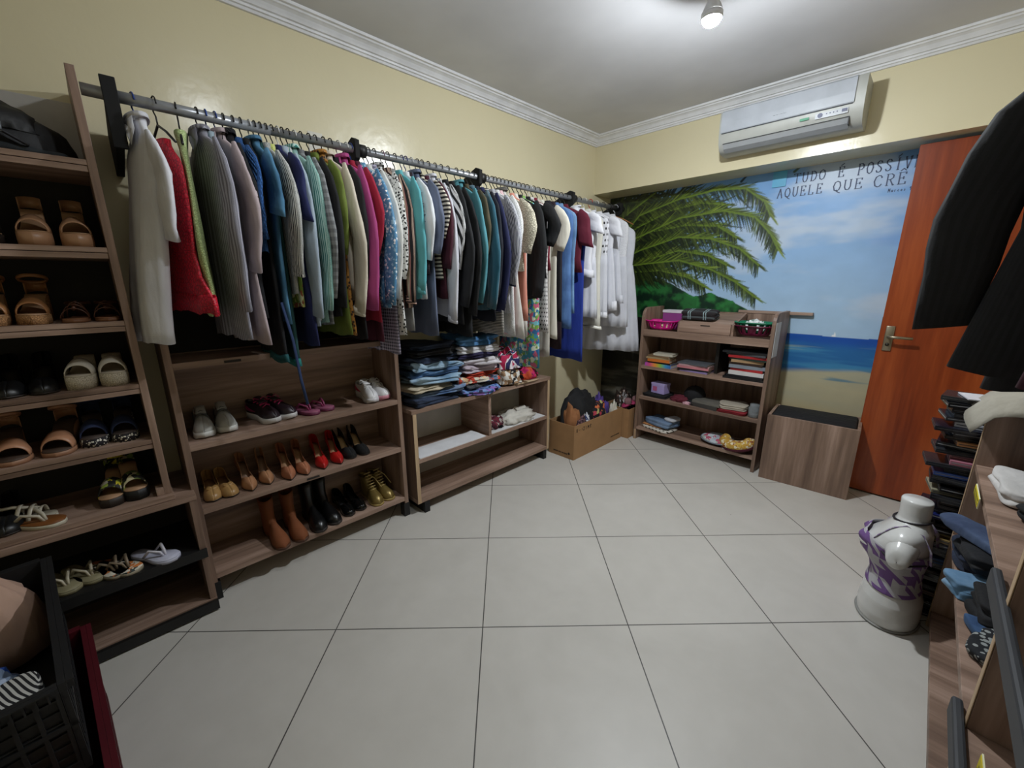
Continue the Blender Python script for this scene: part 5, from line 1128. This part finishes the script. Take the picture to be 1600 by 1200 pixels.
heap('wine_cloth', 'wine red cloth beside the black cap', 'cloth', .955, .0, .4025, .075, .05, .045, Cl('#5a1424'), seed=66)
heap('pink_cloth', 'small pale pink scrap in front of the black cap', 'cloth', 1.035, -.055, .4025, .035, .02, .02, Cl('#c79aa3'), seed=67)
def noteb(lb, x, y, z, w_, d_, t_, col, pg): book(lb, x, y, z, w_, d_, t_, col, -6, pg, 'notebooks on the third level', 'notebook', 'notebook')
noteb('thick notebook with yellowed pages beside the caps', 1.18, -.005, .4025, .20, .15, .030, '#3c3a38', '#b0a27a')
noteb('dark notebook with grey cover on the thick notebook', 1.19, .0, .4335, .215, .155, .020, '#69665f', '#8f877a')
folded('red_cloth', 'dark red folded cloth under the beige napkins', 'cloth', 1.365, -.0, .4025, .20, .17, .026, Cl('#7a1420'), layers=2, seed=68)
folded('beige_cloth', 'beige folded linen cloths on dark red cloth', 'cloth', 1.37, .0, .4315, .19, .16, .040, Cl('#a39a8b'), rz=8, layers=3, seed=69)
t = thing('glass_jar', 'small clear glass jar at the right end of the third level', 'jar', (1.515, -.035, .4025)); GL_ = mat('plain', '#c9cfd2', rough=.08, trans=.75)
obj('glass', MB().lathe([(.0, 0), (.034, 0), (.038, .01), (.038, .07), (.030, .082), (.031, .10)], 20), GL_, t, solid=.002); obj('contents', MB().lathe([(.0, .003), (.033, .003), (.034, .03), (.0, .034)], 16), P('#7d746b', .6), t)
# lowest level
folded('printed_cloth', 'white cloth with small dark print hanging over the shelf edge', 'cloth', .80, -.0, .1185, .27, .20, .022, F('dots', '#c9c3b8', '#4a4038', rough=.9, scale=1.3), rz=-12, layers=1, seed=70)
folded('orange_cloth', 'orange cloth under the folded jeans', 'cloth', .755, .01, .1415, .20, .15, .012, Cl('#b07848'), rz=-8, layers=1, seed=71)
folded('folded_jeans', 'blue-grey folded denim with white stripe on the lowest level', 'jeans', .81, .01, .1545, .25, .17, .055, F('denim', '#4f6480', '#7a90ac', rough=.9), rz=-12, layers=2, seed=72)
obj_ = folded('white_scarf', 'white rolled cloth on the blue-grey denim', 'scarf', .90, .02, .2105, .09, .13, .022, Cl('#bdbfc6'), rz=-14, layers=1, seed=73)
def cushion(nm, lb, x, y, z, rx, ry, hz, m, rim, rot):
    t = thing(nm, lb, 'cushion', (x, y, z), 0, rot=rot)
    obj('cover', MB().lathe([(0, 0), (.8, .05), (.97, .3), (1, .5), (.97, .7), (.8, .95), (.4, 1.08), (0, 1.1)], 36).xf(Matrix.Diagonal((rx, ry, hz, 1))), m, t)
    obj('piping', MB().tube([(rx * 1.0 * math.cos(a), ry * 1.0 * math.sin(a), hz * .5) for a in [2 * PI * i / 36 for i in range(36)]], .006, 6, close=True), rim, t)
cushion('round_cushion', 'flat round cushion with pink roses on pale grey', 1.28, .01, .135, .125, .10, .035, F('floral', '#b3bac2', '#a8b0ba', '#c9ccd2', '#b05468', '#9fb0a4', rough=.9, scale=.7), P('#6f7682', .8), (.1, .0, -.1))
t = thing('hat', 'curved yellow flowered pillow with wine red underside, lying over the rose cushion', 'pillow', (1.43, -.02, .175), 0, rot=(.35, -.12, -.25)); t.name = 'neck_pillow'
ym = F('floral', '#b98f3a', '#c9a650', '#b98f3a', '#e0d6b8', '#8a4a2c', rough=.9, scale=1.5); wine = Cl('#4a0f20')
arc = [(.088 * math.cos(a), .062 * math.sin(a), .0) for a in [math.radians(q) for q in range(150, 391, 12)]]
obj('flowered_tube', MB().tube([(x_, y_, .012) for x_, y_, _ in arc], [.026] + [.044] * (len(arc) - 2) + [.026], 16, flat=.8), ym, t); obj('wine_lining', MB().tube([(x_, y_, -.008) for x_, y_, _ in arc], [.028] + [.047] * (len(arc) - 2) + [.028], 16, flat=.55), wine, t)
tag(obj('small_ring', MB().tube([(1.37 + .02 * math.cos(a), -.085 + .010 * math.sin(a), .1225) for a in [2 * PI * i / 20 for i in range(20)]], .003, 6, close=True), P('#a9a9a9', .4)), 'small grey ring in front of the cushions on the lowest level', 'ring')

# ------------------------------------------------------------------ bag on the tall shelf
bg = thing('backpack', 'black backpack with buckles lying on top of the tall shoe shelf', 'backpack', (.16, -3.50, 1.7655))
heap('main_pouch', None, None, 0, 0, 0, .11, .205, .15, Cl('#101013', rough=.7), seed=80, amp=.12, fr=1.5, parent=bg)
heap('front_flap', None, None, .02, -.02, .06, .10, .17, .115, Cl('#0c0c0e', rough=.6), seed=82, amp=.15, fr=2, parent=bg)
heap('rolled_top', None, None, -.02, -.10, .13, .08, .13, .085, Cl('#121216', rough=.7), seed=84, amp=.12, fr=2, parent=bg)
obj('strap', MB().tube([(.10, -.12, .12), (.125, -.02, .09), (.13, .07, .05), (.12, .12, .02)], .014, 8, flat=.3), P('#1c1d21', .6), bg)
for y_, z_ in ((.06, .062), (-.12, .12)): obj('buckle', MB().tube([(.135, y_ - .014, z_ + .012), (.137, y_ + .014, z_ + .008), (.139, y_ + .012, z_ - .016), (.137, y_ - .014, z_ - .012)], .003, 6, close=True), P('#6f7378', .35, metal=.5), bg)
tag(folded('dark_cloth', 'x', 'cloth', .20, -3.55, 1.7655, .16, .50, .022, Cl('#1d2226'), layers=1, seed=86), 'dark grey cloth lying under the backpack', 'cloth')

# ------------------------------------------------------------------ mannequin torso
t = thing('mannequin_torso', 'white headless torso mannequin standing on the floor at the right', 'mannequin', (2.385, -1.15, 0), math.radians(-6)); SK = P('#d3d3d0', .22, coat=.3)
tor = [(0, .092, .128, .0), (.006, .097, .132, 0), (.05, .100, .140, .0), (.11, .096, .138, .0), (.16, .083, .122, -.004), (.20, .076, .112, -.004), (.24, .080, .116, -.008), (.29, .094, .126, -.016), (.325, .098, .134, -.020), (.36, .090, .142, -.012), (.395, .076, .146, .0), (.42, .064, .128, .006), (.437, .054, .098, .008), (.45, .050, .068, .008), (.462, .0475, .053, .008), (.48, .047, .049, .008), (.535, .0475, .0475, .006), (.541, .044, .044, .006)]
def torso(scale=1.0, z0=0, z1=1, add=0.0, bust=True, n=40, caps=True):
    zs = [q[0] for q in tor]; lv = sorted(set([z for z in np.linspace(z0, z1, 30)] + [z for z in zs if z0 < z < z1])); rows = []
    for z in lv:
        a, b, cx = (ip(z, zs, [q[i] for q in tor]) for i in (1, 2, 3)); r = []
        for i in range(n):
            th_ = 2 * PI * i / n; x_, y_ = a * math.cos(th_), b * math.sin(th_)
            bu = 0
            if bust: bu = sum(.026 * math.exp(-((y_ - s_ * .058) / .038) ** 2 - ((z - .318) / .036) ** 2) for s_ in (1, -1)) * (1 if math.cos(th_) < 0 else 0) * abs(math.cos(th_)) ** .5
            r.append((cx + x_ * (1 + add / a) - bu, y_ * (1 + add / b), z))
        rows.append(r)
    return MB().grid(rows, True, caps, caps, uv=lambda j, i, p: (math.atan2(p[1], p[0]) * .11, p[2]))
obj('torso', torso(z0=0, z1=.541), SK, t)
for s_ in (-1, 1):
    mb = MB(); rows = []
    for q in range(9):
        u = q / 8; rr = [.062, .060, .058, .054, .050, .046, .042, .030, .001][q]; cy = s_ * (.095 + .085 * min(1, u * 1.15)); cz = .372 - .035 * u
        rows.append([(.004 + rr * .82 * math.cos(b_), cy + .004 * math.sin(b_), cz + rr * math.sin(b_)) for b_ in [2 * PI * i / 20 for i in range(20)]])
    obj('shoulder_stump', mb.grid(rows, True), SK, t)
obj('base_rim', MB().tube([(.099 * math.cos(a), .134 * math.sin(a), .006) for a in [2 * PI * i / 40 for i in range(40)]], .005, 6, close=True), P('#8c8c88', .4), t)
HT = F('hound', '#6e4f86', '#aeacb0', rough=.85, scale=1.9)
tp = thing('halter_top', 'purple and white houndstooth cropped top worn by the white torso', 'top', (2.385, -1.15, .165), math.radians(-6))
mb = torso(z0=.155, z1=.352, add=.004, caps=False); mb.v = [(a, b, c - .165 + (-.022 * math.cos(math.atan2(b, a)) if c > .30 else 0)) for a, b, c in mb.v]; obj('body', mb, HT, tp, solid=.002)
PUR = P('#1c171d', .7)
for s_ in (-1, 1):
    obj('shoulder_strap', MB().tube([(-.085, s_ * .085, .185), (-.07, s_ * .088, .215), (-.035, s_ * .080, .262), (.0, s_ * .066, .280), (.05, s_ * .07, .262), (.080, s_ * .085, .215), (.088, s_ * .09, .165)], .012, 8, flat=.25), HT, tp)
    obj('armhole_binding', MB().tube([(-.078, s_ * .100, .185), (-.03, s_ * .148, .165), (.03, s_ * .150, .155), (.078, s_ * .105, .165)], .004, 6), PUR, tp)
obj('neck_binding', MB().tube([(.006 + .056 * math.cos(a), .060 * math.sin(a), .291 - .012 * math.cos(a) * -1) for a in [2 * PI * i / 24 for i in range(24)]], .0042, 6, close=True), PUR, tp)

# ------------------------------------------------------------------ right cabinet contents
# tall stack of slim cases behind the cabinet end
rnd = random.Random(11); z = .0; cols = ['#15161a', '#1d1f26', '#101114', '#23242a', '#171a26', '#2b2c30']; special = {14: ('#4f6f9f', 'slate blue'), 19: ('#8a7346', 'brown card'), 20: ('#b3a47c', 'cream edged'), 24: ('#1c2458', 'dark indigo'), 29: ('#8f8b76', 'greenish grey'), 33: ('#4a68b8', 'bright blue shiny'), 36: ('#b9768a', 'dusky pink'), 37: ('#c48a9c', 'light pink'), 40: ('#c08a5c', 'peach coloured'), 44: ('#b9bcc4', 'silver grey'), 9: ('#9aa0a8', 'pale silver'), 5: ('#7f6a60', 'brownish')}
i = 0
while z < .93:
    th_ = rnd.uniform(.015, .022); big = rnd.uniform(.0, 1)
    x0 = 2.505 + rnd.uniform(-.040, .035); col, lb = special.get(i, (rnd.choice(cols), None))
    t = thing('slim_case', (lb + ' slim case in the tall stack beside the right cabinet') if lb else 'dark slim case in the tall stack beside the right cabinet end', 'case', (x0, -.985 + rnd.uniform(-.02, .02), z + .0003), math.radians(rnd.uniform(-9, 9)), 'slim cases stacked beside the right cabinet')
    obj('case_body', MB().box(-.085, .085, -.068, .068, 0, th_), P(col, .25), t, smooth=False, bevel=.0015)
    obj('case_seam', MB().box(-.0857, -.0852, -.064, .064, th_ * .42, th_ * .6).box(-.08, .08, -.0687, -.0682, th_ * .42, th_ * .6), P('#8d8f94' if i % 3 == 0 else '#3a3b3f', .3), t, smooth=False)
    z += th_ + .0008; i += 1
tag(obj('white_leaflet', MB().box(-.09, .07, -.06, .06, 0, .004), P('#c9c9d0', .6), None, (2.53, -.99, z + .001), (0, 0, .2), smooth=False), 'white leaflet on top of the tall stack of slim cases', 'leaflet')
# beige cloth over the corner of the cabinet
mb = MB(); rows = []
for j in range(13):
    r = []
    for i in range(17):
        u = i / 16; v = j / 12; x_ = 2.46 + .36 * u; y_ = -1.02 - .20 * v; z_ = .972 + .05 * math.sin(u * 3.1) * math.sin(v * 3.0) + .008 * math.sin(9 * u + 5 * v)
        fx_ = max(0, 2.508 - x_) ; z_ -= fx_ * 1.2 + max(0, v - .55) ** 1.3 * (.13 if u < .7 else .05)
        r.append((x_ + .012 * math.sin(7 * v), y_, z_))
    rows.append(r)
tag(obj('beige_cloth', MB().grid(rows, uv=lambda j, i, p: (p[0], p[1])), Cl('#9c978a'), solid=.003), 'pale beige cloth draped over the top corner of the right cabinet', 'cloth')
zs3 = .7225; g3 = 'clothes on the upper shelf of the right cabinet'
folded('white_jeans', 'white frayed folded garment on the upper shelf of the right cabinet', 'shorts', 2.655, -1.36, zs3, .22, .25, .040, Cl('#c4c1be'), rz=6, layers=2, seed=90, amp=.02, group=g3)
folded('folded_jeans', 'blue folded jeans behind the white frayed garment', 'jeans', 2.80, -1.33, zs3, .24, .22, .12, JM, rz=-8, layers=3, seed=91, amp=.02, group=g3)
folded('black_shorts', 'black and white folded shorts on the upper shelf', 'shorts', 2.70, -1.60, zs3, .22, .16, .050, F('hstripe', '#111113', '#111113', rough=.9), rz=14, layers=2, seed=92, amp=.02, group=g3)
folded('black_trousers', 'black trousers with a white stripe on the upper shelf', 'trousers', 2.72, -1.78, zs3, .24, .17, .070, BLACKCLOTH, rz=-10, layers=3, seed=93, amp=.02, group=g3)
folded('navy_jeans', 'navy jeans right of the black trousers on the upper shelf', 'jeans', 2.72, -1.955, zs3, .25, .15, .045, F('denim', '#17305c', '#27487c', rough=.9), rz=4, layers=2, seed=94, amp=.02, group=g3)
tag(obj('white_ribbon', MB().tube([(2.60, -1.58, zs3 + .055), (2.63, -1.62, zs3 + .062), (2.61, -1.69, zs3 + .05), (2.60, -1.72, zs3 + .02)], .007, 6, flat=.4), P('#c9c9cc', .6)), 'white ribbon loop on the black clothes of the upper shelf', 'ribbon')
zs2 = .4285; g2 = 'clothes on the lower shelf of the right cabinet'
folded('folded_jeans', 'light washed jeans sticking out at the front of the lower pile', 'jeans', 2.60, -1.52, zs2, .26, .10, .055, JL, rz=16, layers=2, seed=95, amp=.02, group=g2)
folded('folded_trousers', 'dark navy trousers at the bottom of the lower pile', 'trousers', 2.64, -1.36, zs2, .28, .18, .06, JD, rz=-4, layers=3, seed=96, amp=.02, group=g2)
heap('navy_garment', 'dark navy garment bunched up high at the back of the lower shelf', 'clothes', 2.70, -1.24, zs2, .13, .085, .235, Cl('#182038'), seed=97, amp=.15, group=g2)
folded('black_garment', 'black folded garment lying across the lower pile', 'clothes', 2.63, -1.415, zs2 + .066, .25, .20, .05, Cl('#131418'), rz=10, layers=2, seed=98, amp=.02, group=g2)
folded('folded_jeans', 'blue-grey jeans leg lying diagonally over the lower pile, pointing left', 'jeans', 2.575, -1.44, zs2 + .122, .36, .085, .032, F('denim', '#33405c', '#536482', rough=.9), rz=-52, layers=1, seed=99, amp=.012, group=g2)
folded('folded_jeans', 'faded blue jeans on the right of the lower pile, under the upper shelf', 'jeans', 2.72, -1.50, zs2 + .12, .22, .16, .06, F('denim', '#3d5875', '#7c9ab3', rough=.9), rz=-8, layers=2, seed=100, amp=.02, group=g2)
folded('black_trousers', 'black trousers folded near the divider on the lower shelf', 'trousers', 2.66, -1.66, zs2, .26, .14, .085, BLACKCLOTH, rz=5, layers=3, seed=101, amp=.02, group=g2)
folded('printed_shorts', 'black shorts with a grey leafy print on the lower shelf', 'shorts', 2.63, -1.83, zs2, .22, .15, .030, F('print', '#8d918f', '#15171c', rough=.9, scale=1.2), rz=-14, layers=1, seed=102, amp=.02, group=g2)
folded('denim_shorts', 'mid blue denim at the front edge beside the leafy shorts', 'shorts', 2.575, -1.735, zs2, .10, .12, .03, JM, rz=20, layers=1, seed=103, amp=.015, group=g2)
mb = MB(); mb.grid([[(2.54 + .07 * u + .012 * math.sin(v * 7), -2.05 + .11 * v + .01 * math.sin(u * 6), zs2 + .002 + .010 * abs(math.sin(5 * u + 4 * v))) for u in [i / 10 for i in range(11)]] for v in [j / 12 for j in range(13)]])
tag(obj('plastic_wrap', mb, P('#8e8f92', .3), solid=.001), 'crumpled translucent grey plastic on the lower shelf before the divider', 'plastic')
t = thing('white_garment', 'white bunched garment at the bottom right corner of the picture', 'clothes', (2.62, -2.46, zs2)); heap('bundle', None, None, 0, 0, 0, .065, .14, .22, Cl('#c3c3c8'), seed=104, amp=.15, fr=1.6, parent=t)
heap('dark_bundle', 'dark bundle behind the white garment on the lower shelf', 'clothes', 2.78, -2.36, zs2, .10, .16, .22, Cl('#141316'), seed=105, amp=.15)
hg = thing('trouser_hanger', 'black clip hanger lying at the edge of the cabinet bottom board', 'hanger', (2.575, -1.75, .0755)); obj('bar', MB().tube([(0, -.13, .008), (-.008, .0, .008), (0, .14, .008)], .006, 8), BLACK, hg)
for y_ in (-.11, .12): obj('clip', MB().box(-.016, .016, y_ - .022, y_ + .022, .0, .022), BLACK, hg, smooth=False, bevel=.003)
for y_ in (-.11, .12): obj('clip_spring', MB().box(-.005, .005, y_ - .006, y_ + .006, .0225, .027), STEEL, hg, smooth=False)
heap('royal_blue_bag', 'royal blue item at the lower edge on the floor by the cabinet', 'bag', 2.49, -2.13, 0, .035, .06, .05, P('#1c2470', .4), seed=107, amp=.15)

# ------------------------------------------------------------------ crates at the lower left
def crate(label, x, y, z, lx, ly, h_, m, rz, group):
    t = thing('plastic_crate', label, 'crate', (x, y, z), math.radians(rz), group); a, b = lx / 2, ly / 2; th = .012
    obj('base', MB().box(-a, a, -b, b, .001, .010), m, t, smooth=False)
    for sx, sy, L__ in ((0, 1, a), (0, -1, a), (1, 0, b), (-1, 0, b)):
        mb = MB(); n = max(4, int(L__ * 2 / .036))
        def bb(u0, u1, z0, z1, t0=0, t1=th):
            if sx == 0:
                v0, v1 = sorted((sy * (b - t0), sy * (b - t1))); mb.box(u0, u1, v0, v1, z0, z1)
            else:
                v0, v1 = sorted((sx * (a - t0), sx * (a - t1))); mb.box(v0, v1, u0, u1, z0, z1)
        E0 = L__ if sx == 0 else L__ - th - .0005
        bb(-E0, E0, h_ - .022, h_); bb(-E0, E0, .010, .03); bb(-E0, E0, h_ * .52, h_ * .52 + .012)
        for k in range(n + 1):
            u = -E0 + (2 * E0 - .007) * k / n; bb(u, u + .007, .03, h_ - .022, .001, th - .001)
        for z_ in np.arange(.05, h_ - .03, .03):
            bb(-E0, E0, z_, z_ + .004, .004, th - .003)
        bb(-E0, E0, .03, h_ - .022, th * .72, th - .0005)
        bb(-E0, E0, h_ - .004, h_, -.012, -.0005)
        for k in range(n * 2): 
            u = -E0 + (2 * E0) * k / (n * 2); bb(u, u + .003, h_ - .03, h_ - .0045, -.010, -.0005)
        obj('side_wall', mb, m, t, smooth=False)
    return t
REDC = P('#4e101a', .45); BLKC = P('#1b1c1e', .5)
crate('dark red plastic crate on the floor at the lower left', .95, -3.672, 0, .76, .36, .31, REDC, 5, 'crates at the lower left')
crate('black plastic crate stacked on the red one at the left edge', .83, -3.715, .3105, .64, .36, .24, BLKC, 6, 'crates at the lower left')
gC = 'clothes in the crates'
heap('peach_cloth', 'pale peach cloth heaped on top of the black crate at the left edge', 'cloth', .60, -3.72, .33, .10, .13, .30, Cl('#c3a08c'), seed=110, group=gC, amp=.12, fr=1.5)
heap('plastic_bag', 'clear plastic bag with blue print in the black crate', 'bag', .92, -3.70, .33, .085, .12, .20, F('floral', '#6f7b92', '#4a566e', '#a9b6cc', '#2f4f9c', '#8090a8', rough=.15, scale=.5), seed=111, group=gC, amp=.25, fr=2)
for i, (x_, y_, lb) in enumerate(((1.06, -3.68, 'white and black striped cloth by the left edge below the plastic bag'), (1.065, -3.585, 'small white and black striped cloth at the end of the black crate'))):
    folded('striped_cloth', lb, 'cloth', x_, y_, .46, .10, .08, .07, F('hstripe', '#b9b9b6', '#15151a', rough=.9, scale=.75), rz=20, layers=2, seed=112 + i, group=gC)
heap('black_clothes', 'black clothes filling the red crate', 'clothes', 1.10, -3.66, .015, .21, .13, .25, BLACKCLOTH, seed=114, group=gC, amp=.06)
heap('black_cloth', 'black cloth under the striped cloths in the black crate', 'cloth', 1.02, -3.68,   .325, .09, .13, .13, BLACKCLOTH, seed=116, group=gC, amp=.05)
heap('colourful_shoe', 'pink, yellow and grey patterned sandal in the red crate', 'sandal', 1.24, -3.565, .24, .055, .035, .075, F('tri', '#b83a4a', '#8a8a90', '#c9a04a', rough=.7, scale=.5), seed=115, group=gC, rot=20)
